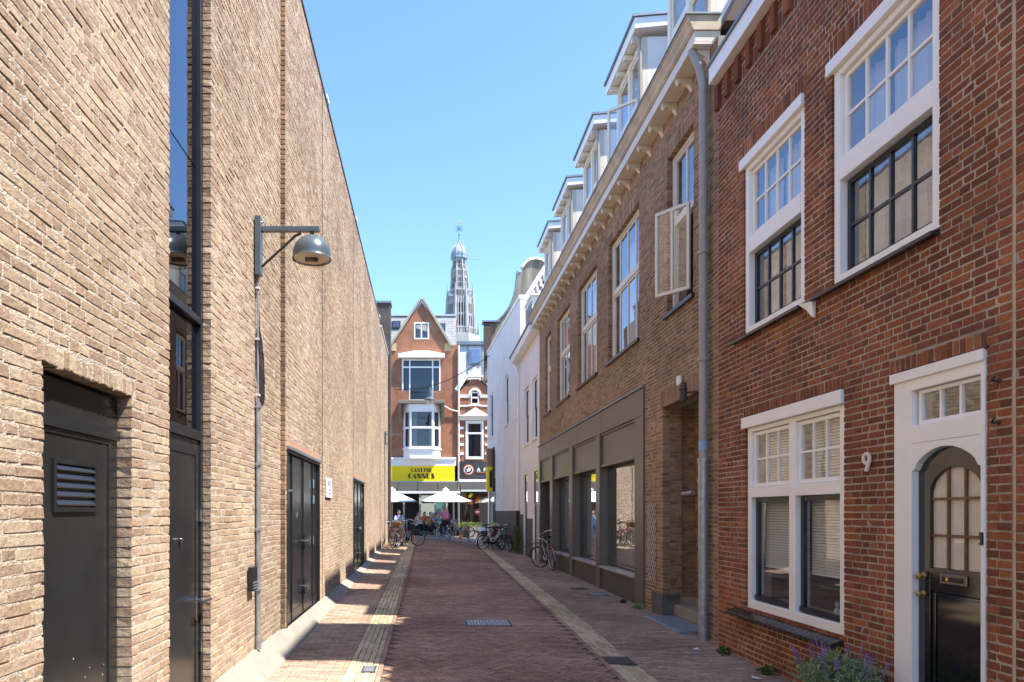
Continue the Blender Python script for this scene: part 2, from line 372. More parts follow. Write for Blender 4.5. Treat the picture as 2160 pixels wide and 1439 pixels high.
        for i in ind:
            a, b, la, lb, an = s.r[i]; long = la > .15
            me2 = var[2*rng.integers(0, 10)+(1 if long else 0)]
            o = bpy.data.objects.new(name, me2); COL.objects.link(o); o.parent = parent
            o.location = Vector(cen[i])-w
            sa_, sb_ = la/(.2 if long else .1), lb/.05
            sc = [1, 1, 1]
            for ax, k in ((da, sa_), (db, sb_)):
                for q in range(3):
                    if abs(ax[q]) > .5: sc[q] = k
            o.scale = sc
            if ground: o.rotation_euler = (0, 0, an)
        return o
def wall_with_holes(mb, P, a0, a1, b0, b1, holes, c0, c1, grow=.016):
    As = sorted({a0, a1}|{x for h in holes for x in (h[0]-grow, h[1]+grow) if a0 < x < a1})
    for i in range(len(As)-1):
        p, q = As[i], As[i+1]; m = (p+q)/2
        cuts = sorted((max(b0, h[2]-grow), min(b1, h[3]+grow)) for h in holes if h[0]-grow < m < h[1]+grow)
        z = b0
        for lo, hi in cuts:
            if lo > z+.001: mb.pb(P, p, q, z, lo, c0, c1)
            z = max(z, hi)
        if z < b1-.001: mb.pb(P, p, q, z, b1, c0, c1)
    return mb

# ---------------------------------------------------------------- windows
def frame4(mb, P, a0, a1, b0, b1, c0, c1, w, wb=None, wt=None):
    wb = w if wb is None else wb; wt = w if wt is None else wt
    mb.pb(P, a0, a0+w, b0, b1, c0, c1).pb(P, a1-w, a1, b0, b1, c0, c1)
    mb.pb(P, a0+w, a1-w, b0, b0+wb, c0, c1).pb(P, a0+w, a1-w, b1-wt, b1, c0, c1)
    return mb
def sash(par, P, a0, a1, b0, b1, c, fw, mat, cols=1, rows=1, bar=.022, glass='glass', d=.045, edges=None):
    """a glazed sash: rails, each glazing bar and each pane are sub-parts of the window par"""
    frame4(MB(), P, a0, a1, b0, b1, c-d, c, fw).build('sash', mat, par, bevel=.003)
    ia, ib, ja, jb = a0+fw, a1-fw, b0+fw, b1-fw
    xs = [ia+(ib-ia)*(e if edges else i/cols) for i, e in enumerate(edges or [i/cols for i in range(cols+1)])]
    zs = [ja+(jb-ja)*i/rows for i in range(rows+1)]
    for x in xs[1:-1]: PB('glazing_bar', mat, par, P, x-bar/2, x+bar/2, ja, jb, c-d*.8, c-.006)
    for z in zs[1:-1]:
        for i in range(len(xs)-1):
            PB('glazing_bar', mat, par, P, xs[i]+(bar/2 if i else 0), xs[i+1]-(bar/2 if i < len(xs)-2 else 0), z-bar/2, z+bar/2, c-d*.8, c-.006)
    for i in range(len(xs)-1):
        for k in range(rows):
            e = .002
            PB('pane', glass, par, P, xs[i]+e, xs[i+1]-e, zs[k]+e, zs[k+1]-e, c-d*.62, c-d*.50)
def window(house, P, a0, a1, b0, b1, c, fw, mat, d=.09, name='window', wb=None, wt=None):
    return frame4(MB(), P, a0, a1, b0, b1, c-d, c, fw, wb, wt).build(name, mat, house, bevel=.004)
def curtain(par, P, a0, a1, b0, b1, c, mat='curtain', folds=9, amp=.025):
    mb = MB(); n = folds*6
    pts = [(a0+(a1-a0)*i/n, c+amp*math.sin(i*2*math.pi/6)+amp*.4*math.sin(i*1.7)) for i in range(n+1)]
    for i in range(n): mb.quad(P.p(pts[i][0], b0, pts[i][1]), P.p(pts[i+1][0], b0, pts[i+1][1]), P.p(pts[i+1][0], b1, pts[i+1][1]), P.p(pts[i][0], b1, pts[i][1]))
    mb.build('curtain', mat, par, smooth=True, fix=False)
def venetian(par, P, a0, a1, b0, b1, c, pitch=.03):
    mb = MB(); z = b0
    while z < b1: mb.quad(P.p(a0, z, c), P.p(a1, z, c), P.p(a1, z+pitch*.86, c-.014), P.p(a0, z+pitch*.86, c-.014)); z += pitch
    mb.build('blind', 'blind', par, fix=False)
# ================================================================ ground
g = MB().box(-600, 600, -60, 900, -.9, -.6).build('ground', 'earth'); tag(g, kind='structure')
XL, XR = -1.85, 3.85
def sheet(name, mat, xa, xb, y0, y1, dz=0, nx=6, ny=60, skirt=.5):
    mb = MB(); n = (nx+1)
    for j in range(ny+1):
        y = y0+(y1-y0)*j/ny; a, b = xa(y), xb(y)
        for i in range(nx+1):
            x = a+(b-a)*i/nx; mb.v.append((x, y, G(x, y)+dz))
    for j in range(ny):
        for i in range(nx): k = j*n+i; mb.f.append((k, k+1, k+1+n, k+n))
    o = mb.build(name, mat, None, fix=False, smooth=True); return tag(o, kind='structure')
K = lambda v: (lambda y: v)
YE = 36.0
lsA, lsB = -.86, -.53                                   # left yellow strip
rsA = lambda y: 2.06+.0145*(y-6.9)
rsB = lambda y: rsA(y)+.335
pav_l = sheet('pavement_left', 'sand', K(-2.1), K(lsA), -6, YE, -.014)
strip_l = sheet('gutter_strip_left', 'sand', K(lsA), K(lsB), -6, YE, -.014, 2)
road = sheet('road', 'sand', K(lsB), rsA, -6, YE, -.014)
strip_r = sheet('gutter_strip_right', 'sand', rsA, rsB, -6, YE, -.014, 2)
pav_r = sheet('pavement_right', 'sand', rsB, K(4.6), -6, YE, -.014)
cross = sheet('cross_street', 'tarmac', K(-30), K(30), YE, 60, 0, 80, 8)
def gframe(a, b, c): return Vector((a, b, G(a, b)+c))
Y0, Y1 = 5.4, YE
def ground_pieces(par, P, mo, ms, n, stuff, seed):
    P.finish(par, gframe, mo, ms, n, 'paver', stuff, depth=.03, jit=.0022, tilt=.002, inset=.004, cham=.004, ground=True, seed=seed)
# herringbone carriageway
P = Pieces(); W_, n_ = .052, 4; c45 = math.cos(math.pi/4)
for k in range(-480, 480):
    for m in range(-90, 90):
        for hv in (0, 1):
            if hv == 0: cx, cy, an = (k+2*n_*m+n_/2)*W_, (k+.5)*W_, 0
            else: cx, cy, an = (k-1+2*n_*m+.5)*W_, (k+n_/2)*W_, math.pi/2
            x = (cx+cy)*c45+.8; y = (cy-cx)*c45+20
            if y < Y0 or y > Y1-.1 or x < lsB+.10 or x > rsA(y)-.10: continue
            P.add(x, y, n_*W_-.007, W_-.007, an-math.pi/4)
for xf in (lambda y: lsB+.03, lambda y: rsA(y)-.03, ):
    y = Y0
    while y < Y1-.2: P.add(xf(y), y+.1, .2, .052, math.pi/2); y += .208
ground_pieces(road, P, 'roadp_o', 'roadp_s', 300, 'paver_field', 21)
# pavements: courses across
def across(xa, xb, seed, skew=0):
    P = Pieces(); y = Y0; k = 0; rn = random.Random(seed)
    while y < Y1-.06:
        x = xa(y)+(-.1 if k % 2 else 0)
        while x < xb(y):
            a, b = max(x, xa(y)+.004), min(x+.2, xb(y)-.004)
            if b-a > .035: P.add((a+b)/2, y+.027+skew*(a-2), b-a, .048, skew+rn.uniform(-.012, .012))
            x += .207
        y += .0545; k += 1
    return P
ground_pieces(pav_l, across(K(-1.84), K(lsA), 4), 'pavep_o', 'pavep_s', 300, 'paver_field', 22)
ground_pieces(pav_r, across(rsB, K(3.9), 5, .05), 'pavep_o', 'pavep_s', 300, 'paver_field', 23)
for par, xa, sd in ((strip_l, K(lsA), 24), (strip_r, rsA, 25)):
    P = Pieces()
    for r in range(5):
        y = Y0+(.1 if r % 2 else 0)
        while y < Y1-.2: P.add(xa(y)+.033+r*.0665, y+.1, .2, .06, math.pi/2); y += .207
    ground_pieces(par, P, 'yelp_o', 'yelp_s', 300, 'paver_field', sd)
# iron covers in the street
def cover(x, y, w, l, label, bars=True, mat='zinc', rz=0):
    t = thing('drain_cover', label, 'drain cover', (x, y, G(x, y)), rz)
    B1('frame', 'darkiron', t, x-w/2, x+w/2, y-l/2, y+l/2, G(x, y)-.02, G(x, y)+.006)
    if bars:
        n = int(w/.05)
        for i in range(n):
            a = x-w/2+.025+(w-.05)*(i+.5)/n; B1('bar', mat, t, a-.017, a+.017, y-l/2+.02, y+l/2-.02, G(x, y)+.006, G(x, y)+.014)
    else: B1('lid', mat, t, x-w/2+.02, x+w/2-.02, y-l/2+.02, y+l/2-.02, G(x, y)+.006, G(x, y)+.012)
cover(.92, 10.25, .68, .5, 'silver grated cover in the middle of the brick roadway')
cover(2.22, 7.95, .34, .42, 'dark brown drain lid set in the right yellow strip', False, 'darkiron')
cover(3.5, 14.0, .34, .5, 'blue grey lid on the pavement below the widest shop window', False, 'bluestone')
cover(3.35, 15.0, .36, .4, 'dark open hatch lid on the pavement by the shopfront', False, 'darkiron')
cover(-.62, 7.35, .15, .3, 'small iron lid in the left yellow strip near the roadway', False, 'lead')

# ================================================================ long beige hall on the left
hall = thing('brick_hall', 'long windowless beige brick hall along the left side with black doors', 'building', (-2.2, 12, 0))
LP = PX(-1.85, 1); LP2 = PX(-1.785, 1)
TOP = 8.98
steel_hole = (3.30, 4.28, -.3, 2.42); tall_hole = (4.915, 5.855, -.3, 8.0)
Z1 = (-.15, TOP)
# near part of the facade
mb = MB(); wall_with_holes(mb, LP, -6, 8.65, -.3, TOP, [steel_hole, tall_hole], -.35, -.0028)
mb.build('wall', 'mortar_beige', hall)
holes = [steel_hole, tall_hole, (steel_hole[0]-.06, steel_hole[1]+.06, 2.42, 2.525)]
P = Pieces(); P.courses(2.3, 8.65, Z1[0], Z1[1], holes, bond='wild', seed=11)
P.soldiers(steel_hole[0]-.06, steel_hole[1]+.06, 2.42, .105)
P.finish(hall, lambda a, b, c: LP.p(a, b, c), 'beige_o', 'beige_s', 300, 'brick', 'brickwork_near', depth=.11, jit=.0045, tilt=.002, inset=.004, cham=.0025, seed=31)
# the part that steps 65 mm forward
d1 = (8.70, 11.42, .12, 2.54); d2 = (16.6, 19.5, .12, 2.54)
mb = MB(); wall_with_holes(mb, LP2, 8.66, 25.9, -.3, TOP, [d1, d2], -.4, -.0028)
mb.build('wall', 'mortar_beige', hall)
gaps = [(11.65, 11.70, -1, 10), (16.55, 16.62, -1, 10), (19.74, 19.80, -1, 10)]
holes = [d1, d2, (d1[0], d1[1], 2.54, 2.66), (d2[0], d2[1], 2.54, 2.66)]+gaps
P = Pieces(); P.courses(8.66, 25.9, Z1[0], Z1[1], holes, bond='wild', seed=12)
P.finish(hall, lambda a, b, c: LP2.p(a, b, c), 'beige_o', 'beige_s', 0, 'brick', 'brickwork_far', depth=.11, jit=.0045, tilt=.002, inset=.004, cham=.0025, seed=32)
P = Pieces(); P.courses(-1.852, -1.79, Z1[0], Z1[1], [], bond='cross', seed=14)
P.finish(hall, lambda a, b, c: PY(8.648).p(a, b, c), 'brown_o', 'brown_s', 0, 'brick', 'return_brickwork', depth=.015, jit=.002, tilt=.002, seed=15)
for d in (d1, d2): PB('lintel', solid('terracotta lintel', (.42, .25, .17), .8, bump=.3), hall, LP2, d[0], d[1], 2.545, 2.655, -.1, .002)
for a in gaps: PB('expansion_joint', 'darkroom', hall, LP2, a[0], a[1], -.2, TOP, -.0027, .001)
# mass behind, coping, lower end section
B1('roof', 'lead', hall, -9, -2.26, -6, 25.9, 8.7, 8.9)
B1('back_wall', 'farbeige', hall, -9.2, -9, -6, 31, -.3, 8.9)
B1('end_wall', 'farbeige', hall, -8.98, -2.26, -6.2, -6.01, -.3, 8.9)
PB('coping', 'lead', hall, LP, -6, 8.65, TOP, TOP+.05, -.36, .02)
PB('coping', 'lead', hall, LP2, 8.66, 25.9, TOP, TOP+.05, -.4, .02)
for y in (12.2, 17.2, 25.7): PB('coping_cap', 'white', hall, LP2, y-.12, y+.12, TOP+.052, TOP+.12, -.2, .03)
LP3 = PX(-1.74, 1)
mb = MB().pb(LP3, 25.92, 30.6, -.3, 8.74, -.4, -.0028); mb.build('wall', 'mortar_beige', hall)
P = Pieces(); P.courses(25.92, 30.6, .1, 8.74, [], bond='wild', seed=13)
P.finish(hall, lambda a, b, c: LP3.p(a, b, c), 'beige_o', 'beige_s', 0, 'brick', 'brickwork_end', depth=.09, jit=.004, tilt=.0035, inset=.005, cham=.004, seed=33)
PB('coping', 'white', hall, LP3, 25.92, 30.6, 8.745, 8.80, -.4, .03)
B1('roof', 'lead', hall, -9, -2.16, 25.92, 31, 8.5, 8.6)
# sloping concrete footing
mb = MB()
ys = [5.9+i*.5 for i in range(50)]; ys = [y for y in ys if y < 25.8]
for i in range(len(ys)-1):
    r = []
    for y in (ys[i], ys[i+1]-.006):
        x0 = -1.86 if y < 8.62 else -1.795
        zb = G(-1.7, y)-.03; zt = max(.22, zb+.08); r.append([(x0, y, zb), (-1.60, y, zb), (-1.60, y, zb+.035), (x0+.03, y, zt), (x0, y, zt)])
    mb.poly(r[0], r[1])
mb.build('footing', 'concrete', hall, bevel=.006)
# steel door with louvre
door = PB('steel_door', 'steel', hall, LP, 3.31, 4.27, -.15, 2.40, -.18, -.085, bevel=.004)
frame4(MB(), LP, 3.33, 4.17, -.05, 2.14, -.086, -.078, .03).build('door_leaf_edge', 'steel2', door)
PB('door_head', 'steel2', door, LP, 3.31, 4.27, 2.14, 2.20, -.084, -.066)
frame4(MB(), LP, 3.52, 3.98, 1.70, 1.98, -.084, -.070, .025).build('louvre_frame', 'steel2', door)
for i in range(5):
    z = 1.735+i*.046
    MB().poly([LP.p(3.546, z, -.07), LP.p(3.546, z+.03, -.082), LP.p(3.546, z+.034, -.082), LP.p(3.546, z+.006, -.066)], [LP.p(3.954, z, -.07), LP.p(3.954, z+.03, -.082), LP.p(3.954, z+.034, -.082), LP.p(3.954, z+.006, -.066)]).build('louvre_slat', 'steel2', door)
mb = MB()
for i in range(26):
    a, z = random.uniform(3.4, 4.2), random.gauss(.62, .1); r = random.uniform(.002, .006); mb.pb(LP, a, a+r, z, z+r*1.5, -.0845, -.0835)
mb.build('paint_fleck', 'whiteprint', door)
# tall dark window strip with door
LPt = PX(-1.85+.035, 1)
tw = MB()
frame4(tw, LPt, 4.92, 5.85, -.15, 8.0, -.17, -.10, .06)
for z, h in ((2.30, .08), (3.28, .06), (6.4, .05)): tw.pb(LPt, 4.98, 5.79, z, z+h, -.17, -.092)
w = tw.build('tall_window', 'steel2', hall, bevel=.004)
for lo, hi in ((2.39, 3.27), (3.35, 4.60), (4.615, 6.39), (6.46, 7.93)): PB('pane', 'glass_dark', w, LPt, 4.99, 5.78, lo, hi, -.15, -.14)
PB('backing', 'darkroom', w, LPt, 4.93, 5.84, 2.3, 7.99, -.33, -.30)
dl = PB('door_leaf', 'steel', w, LPt, 4.985, 5.785, -.1, 2.295, -.16, -.115)
frame4(MB(), LPt, 5.03, 5.74, .02, 2.22, -.116, -.108, .05).build('door_stile', 'steel2', w)
for z in (1.62, .52): PB('hinge', 'chrome', w, LPt, 5.765, 5.79, z, z+.10, -.112, -.088)
MB().tube([LPt.p(5.56, .965, -.02), LPt.p(5.79, .965, -.02)], .017).tube([LPt.p(5.70, .965, -.11), LPt.p(5.70, .965, -.02)], .014).build('door_handle', 'chrome', w, smooth=True)
PB('lock_plate', 'chrome', w, LPt, 5.685, 5.715, .80, 1.0, -.114, -.106)
MB().lathe(LPt.p(5.32, 1.48, -.115), [(0, .03), (.018, .028), (.02, .015), (.012, 0)], 12, 'x').build('door_viewer', 'chrome', w, smooth=True)
# service doors
def service(d, lab):
    y0, y1, z0, z1 = d
    f = frame4(MB(), LP2, y0+.01, y1-.01, z0, z1, -.15, .004, .07); o = f.build('service_door', 'steel2', hall, bevel=.004)
    PB('rain_bar', 'lead', o, LP2, y0, y1, z1-.035, z1+.004, .0042, .04)
    L_ = y1-y0-.16; x = y0+.08
    for i, fr in enumerate((.17, .33, .33, .17)):
        a, b = x, x+L_*fr; x = b
        PB('door_leaf', 'steel', o, LP2, a+.008, b-.008, z0+.075, z1-.075, -.12, -.045, bevel=.004)
        PB('bottom_rail', 'steel2', o, LP2, a+.02, b-.02, z0+.08, z0+.24, -.044, -.036)
        if i: PB('cover_strip', 'steel2', o, LP2, a-.018, a+.018, z0+.075, z1-.075, -.044, -.025)
    m = (y0+y1)/2
    for z in (1.28, .62):
        MB().tube([LP2.p(m-.16, z, .015), LP2.p(m+.14, z, .015)], .013).tube([LP2.p(m-.02, z, -.045), LP2.p(m-.02, z, .015)], .013).tube([LP2.p(m-.02, z-.12, 0), LP2.p(m-.02, z+.1, 0)], .02).build('door_handle', 'chrome', o, smooth=True)
    for z in (2.15, 1.9, 1.25): PB('hinge', 'chrome', o, LP2, y1-.55, y1-.51, z-.07, z+.07, -.026, -.01)
    MB().lathe(LP2.p(y0+.45, 1.98, -.045), [(0, .03), (.02, .028), (.02, 0)], 10, 'x').build('lock', 'chrome', o, smooth=True)
    PB('keyhole_plate', 'chrome', o, LP2, m-.42, m-.36, 1.62, 1.70, -.044, -.036)
service(d1, ''); service(d2, '')
# wall plate, vent
v = thing('meter_box', 'small black grated box on the beige wall beside the grey conduit', 'vent', (-1.84, 7.16, 1.0))
PB('box', 'steel2', v, LP, 7.02, 7.22, .88, 1.13, .012, .06, bevel=.006)
for i in range(3): PB('slat', 'lead', v, LP, 7.04, 7.20, .90+i*.03, .912+i*.03, .06, .068)
s = thing('wall_sign', 'small white notice with blue print beside the nearest service doors', 'sign', (-1.78, 12.3, 2.1))
PB('plate', 'whiteprint', s, LP2, 11.98, 12.66, 1.96, 2.30, .012, .03)
for i, (a, b, z, h) in enumerate(((12.10, 12.17, 2.17, .09), (12.20, 12.27, 2.17, .09), (12.33, 12.38, 2.17, .09), (12.42, 12.52, 2.17, .09))): frame4(MB(), LP2, a, b, z, z+h, .03, .032, .016).build('print', solid('blue print', (.02, .04, .16), .6), s)
for z in (2.09, 2.03): PB('print', MT['blue print'], s, LP2, 12.25, 12.5, z, z+.02, .03, .032)
PB('print', MT['blue print'], s, LP2, 12.0, 12.05, 1.98, 2.12, .03, .032)
# lamp on bracket
def bracket_lamp(P, y, zt, label, head=True, plate=.63):
    t = thing('wall_lamp', label, 'street lamp', tuple(P.p(y, zt-plate, .012)))
    PB('mounting_plate', 'lampgrey', t, P, y-.05, y+.05, zt-plate, zt, .012, .075, bevel=.004)
    MB().pb(P, y-.028, y+.028, zt-.16, zt-.105, .076, .70).build('arm', 'lampgrey', t, bevel=.004)
    MB().tube([P.p(y, zt-.53, .08), P.p(y, zt-.20, .44), P.p(y, zt-.175, .50)], .014, 6).build('brace', 'darkiron', t)
    for z in (zt-.05, zt-.52): MB().tube([P.p(y+.02, z, .076), P.p(y+.02, z, .10)], .012, 6).build('bolt', 'chrome', t)
    if head:
        c = P.p(y, zt-.17, .615); o = Vector((c.x, c.y, 0)); zz = c.z
        MB().tube([(c.x, c.y, zz+.02), (c.x, c.y, zz-.05)], .022, 10).build('stem', 'darkiron', t)
        R_ = .205; prof = [(.001, zz-.03)]+[(R_*math.sin(a), zz-.03-.215*(1-math.cos(a))*1.0) for a in [i*math.pi/2/10 for i in range(1, 11)]]+[(R_, zz-.275), (R_+.006, zz-.285), (R_-.004, zz-.285), (R_-.012, zz-.27)]
        MB().lathe(o, prof, 40).build('lamp_shade', 'lampgrey', t, smooth=True)
        MB().lathe(o, [(.001, zz-.262), (.19, zz-.262), (.19, zz-.272), (.001, zz-.272)], 32).build('reflector', 'cream', t)
        MB().lathe(o, [(.172, zz-.275), (.17, zz-.30), (.14, zz-.345), (.08, zz-.37), (.001, zz-.378)], 32).build('lamp_glass', solid('clear plastic lens', (.75, .7, .65), .15) and MT['lens'], t, smooth=True)
        B1('ballast', 'churchdark', t, c.x-.07, c.x+.06, c.y-.03, c.y+.03, zz-.30, zz-.274)
    return t
MT['lens'] = glassmat('lamp lens', 1.45, (.93, .88, .82), .05)
bracket_lamp(LP, 7.34, 4.87, 'blue grey dome lamp on a bracket high on the beige wall')
bracket_lamp(LP3, 28.0, 5.0, 'dark lamp bracket without a dome at the far end of the beige wall', False, .55)
cd = thing('conduit_pipe', 'grey metal conduit running down the beige wall below the dome lamp', 'pipe', (-1.80, 7.36, .2))
MB().tube([LP.p(7.36, 4.25, .03), LP.p(7.36, 2.86, .03)], .011, 8).build('thin_conduit', 'zinc', cd, smooth=True)
MB().tube([LP.p(7.36, 2.88, .035), LP.p(7.36, .24, .035)], .027, 12).build('lower_pipe', 'zinc', cd, smooth=True)
MB().tube([LP.p(7.36, .36, .035), LP.p(7.36, .22, .035)], .034, 12).build('coupling', 'zinc', cd, smooth=True)
for z in (4.1, 3.55, 2.95): PB('clip', 'cream', cd, LP, 7.33, 7.39, z, z+.02, .01, .05)
for z in (2.82, 2.2, 1.5, .85): PB('clip', 'zinc', cd, LP, 7.325, 7.395, z, z+.025, .01, .066)
c2 = thing('conduit_pipe', 'thin conduit on the farthest beige wall section below the bare bracket', 'pipe', (-1.72, 28, .4))
MB().tube([LP3.p(28, 4.45, .03), LP3.p(28, .4, .03)], .02, 8).build('pipe', 'zinc', c2)

# dark brick corner house beyond the hall
ch = thing('corner_house', 'tall dark brown brick house corner rising behind the end of the hall', 'building', (-5, 33, 0))
B1('wall', 'fardark', ch, -9, -1.64, 30.9, 31.6, -.3, 11.15)
B1('rear_wall', 'fardark', ch, -9, -2.2, 31.61, 35.2, -.3, 11.1)
B1('cap', 'lead', ch, -9.05, -1.60, 30.85, 31.65, 11.153, 11.25)
# ================================================================ red brick house number 9
RP = PX(3.85, -1)
red = thing('red_brick_house', 'red brick house with white windows, black arched door and number 9', 'house', (4.2, 6.7, 0))
lw = (6.30, 8.24, .55, 2.84); dr = (4.69, 5.62, -.3, 2.83); u1 = (6.96, 8.28, 3.84, 5.98); u2 = (5.13, 6.48, 3.84, 5.98)
REDY0, REDY1, REDT = 4.485, 9.02, 7.40
holesR = [lw, dr, u1, u2]
wall_with_holes(MB(), RP, REDY0, REDY1-.001, -.3, REDT, holesR, -.32, -.0035).build('wall', 'mortar_red', red)
P = Pieces()
arch = [(lw[0], lw[1]+.06, 2.84, 2.96), (dr[0], dr[1]+.06, 2.83, 2.95), (u1[0]-.05, u1[1]+.05, 5.98, 6.19), (u2[0]-.05, u2[1]+.05, 5.98, 6.19)]
base = [(5.63, 6.3, .13, .34)]
P.courses(REDY0+.003, REDY1-.004, -.2, 6.95, holesR+arch+base, bond='cross', seed=41, L=.216, Hd=.105, course=.063, j=.013)
for a in arch: P.soldiers(a[0], a[1], a[2], a[3]-a[2])
P.soldiers(5.63, 6.3, .13, .21)
P.soldiers(REDY0, REDY1-.004, 6.96, .2)
P.courses(REDY0+.003, REDY1-.004, 7.17, 7.36, [], bond='cross', seed=42, course=.063)
P.finish(red, lambda a, b, c: RP.p(a, b, c), 'red_o', 'red_s', 300, 'brick', 'brickwork', depth=.11, jit=.0022, tilt=.002, inset=.003, cham=.003, seed=43)
for i in range(16):                                     # corbelled teeth under the gutter
    a = REDY0+.1+i*.29; PB('corbel_brick', 'red_o', red, RP, a, a+.1, 7.0, 7.30, -.05, .045)
B1('side_wall', 'brownplain', red, 4.18, 9, 8.72, 9.0, -.3, 7.3)
B1('party_wall', 'redplain', red, 4.18, 9, 4.50, 4.7, -.3, 7.3)
B1('back_wall', 'redplain', red, 8.8, 9, 4.71, 8.71, -.3, 7.3)
B1('ground_floor', 'wood', red, 4.18, 8.79, 4.71, 8.71, -.2, .1)
B1('upper_floor', 'interior', red, 4.18, 8.79, 4.71, 8.71, 3.0, 3.25)
B1('attic_floor', 'interior', red, 4.18, 8.79, 4.71, 8.71, 6.6, 6.8)
for z in (.11, 3.26): B1('room_wall', 'interior', red, 7.2, 7.3, 4.72, 8.70, z, z+2.85)
MB().prism(PL((0, 4.5, 0), (1, 0, 0), (0, 1, 0)), [(3.80, 7.50), (9.0, 7.50), (7.0, 11.2), (6.2, 11.2)], 0, 4.5).build('roof', 'roof', red)
dmr = B1('dormer', 'white', red, 4.05, 5.9, 5.75, 7.7, 7.7, 10.1); MB().prism(PL((0, 5.55, 0), (1, 0, 0), (0, 1, 0)), [(3.86, 10.102), (6.0, 10.25), (6.0, 10.42), (3.86, 10.30)], 0, 2.35).build('dormer_roof', 'lead', dmr)
for a_ in (5.9, 6.8): sash(dmr, PX(4.045, -1), a_, a_+.75, 8.5, 9.95, .04, .05, 'white')
MB().pb(RP, REDY0, REDY1, 7.34, 7.56, .004, .125).build('gutter_board', 'white', red, bevel=.005)
MB().pb(RP, REDY0, REDY1, 7.562, 7.60, -.1, .15).build('gutter_edge', 'lead', red)
def tiled_sill(house, P, a0, a1, b, c, n, mat, drop=.06, depth=.12, over=.02):
    for i in range(n):
        x0 = a0+(a1-a0)*i/n+.003; x1 = a0+(a1-a0)*(i+1)/n-.003
        q = lambda a: [P.p(a, b, -.05), P.p(a, b-drop, c), P.p(a, b-drop-.035, c), P.p(a, b-.05, -.05)]
        MB().poly(q(x0), q(x1)).build('sill_tile', mat, house, bevel=.004)
MT['sillblack'] = plain('black glazed sill tile', (.03, .026, .026), .25, var=.2)
# ground floor window
w = MB(); frame4(w, RP, 6.31, 8.23, .55, 2.70, -.13, -.02, .085, .10, .05); w.pb(RP, 7.17, 7.29, .65, 2.65, -.13, -.018); w.pb(RP, 6.395, 7.17, 1.87, 1.99, -.13, -.018).pb(RP, 7.29, 8.145, 1.87, 1.99, -.13, -.018)
gw = w.build('window', 'white', red, bevel=.004)
PB('header_board', 'white', gw, RP, 6.305, 8.30, 2.702, 2.835, -.12, .03, bevel=.005)
for a0, a1 in ((6.40, 7.165), (7.295, 8.14)):
    sash(gw, RP, a0, a1, 1.995, 2.645, -.05, .045, 'white', 3, 2, .022)
    sash(gw, RP, a0, a1, .655, 1.865, -.075, .05, 'navy', 1, 1)
    venetian(gw, RP, a0+.03, a1-.03, 1.05, 2.62, -.17)
    PB('drip_rail', 'navy', gw, RP, a0+.02, a1-.02, .67, .72, -.075, -.05)
tiled_sill(gw, RP, 6.30, 8.52, .535, .125, 22, 'sillblack')
fg = thing('figurine_pair', 'two small pale blue figurines on the window ledge of number 9', 'figurine', (4.02, 6.62, .66))
for dy in (0, .085):
    MB().lathe((4.02, 6.60+dy, 0), [(.034, .655), (.036, .70), (.024, .745), (.012, .76), (.02, .785), (.016, .81), (.001, .82)], 12).build('figurine', solid('pale blue glaze', (.45, .55, .62), .4), fg, smooth=True)
B1('window_ledge', 'cream', red, 4.0, 4.28, 6.32, 8.22, .60, .654)
tb = thing('dining_table', 'round edged wooden table seen through the ground floor window', 'table', (5.2, 7.2, .1))
MB().lathe((5.2, 7.0, 0), [(.001, .86), (.62, .86), (.63, .83), (.001, .82)], 32).build('table_top', 'wood', tb); MB().tube([(5.2, 7.0, .1), (5.2, 7.0, .82)], .06).build('leg', 'wood', tb)
# upper windows
for (y0, y1, z0, z1), ov in ((u1, .07), (u2, .06)):
    w = MB(); frame4(w, RP, y0+.005, y1-.005, z0, z1-.13, -.13, -.015, .085, .075, .06); w.pb(RP, y0+.09, y1-.09, 4.80, 4.99, -.13, -.012)
    o = w.build('window', 'white', red, bevel=.004)
    PB('header_board', 'white', o, RP, y0+.001, y1+ov, z1-.128, z1-.004, -.12, .035, bevel=.005)
    sash(o, RP, y0+.095, y1-.095, 4.995, z1-.195, -.055, .045, 'white', 4, 2, .024)
    sash(o, RP, y0+.095, y1-.095, z0+.08, 4.795, -.085, .045, 'navy', 4, 2, .026)
    curtain(o, RP, y0+.09, y1-.5, z0+.1, z1-.2, -.26, folds=7); curtain(o, RP, y1-.42, y1-.09, z0+.1, z1-.2, -.26, folds=3)
    MB().poly([RP.p(y0-.01, z0, -.05), RP.p(y0-.01, z0-.03, .075), RP.p(y0-.01, z0-.07, .075), RP.p(y0-.01, z0-.05, -.05)], [RP.p(y1+.25, z0, -.05), RP.p(y1+.25, z0-.03, .075), RP.p(y1+.25, z0-.07, .075), RP.p(y1+.25, z0-.05, -.05)]).build('sill', 'sillblack', o, bevel=.008)
# front door with arched head
w = MB()
w.pb(RP, 4.70, 4.735, -.1, 2.82, -.16, .01).pb(RP, 5.41, 5.61, -.1, 2.82, -.16, .01)
w.pb(RP, 4.735, 5.41, 2.66, 2.82, -.16, .01).pb(RP, 4.735, 5.41, 2.24, 2.38, -.16, .01)
N_ = 20; a0, a1 = 4.735, 5.41; ctr = (a0+a1)/2; hw = (a1-a0)/2
pts = [(a1, 2.239), (a0, 2.239), (a0, 2.02)]
for i in range(N_+1):
    t = i/N_; s_ = math.sin(math.pi*t)
    pts.append((a0+.025+(a1-a0-.05)*t, 2.03+.16*(s_**.62)))
pts.append((a1, 2.02))
w.prism(RP, pts, -.16, .008)
dfr = w.build('door_frame', 'white', red, bevel=.003)
PB('door_header', 'white', dfr, RP, 4.692, 5.64, 2.745, 2.826, .011, .03, bevel=.004)
sash(dfr, RP, 4.745, 5.385, 2.385, 2.655, -.03, .03, 'white', 3, 1, .022)
PB('threshold', 'bluestone', dfr, RP, 4.66, 5.65, -.14, -.02, -.2, .12, bevel=.01)
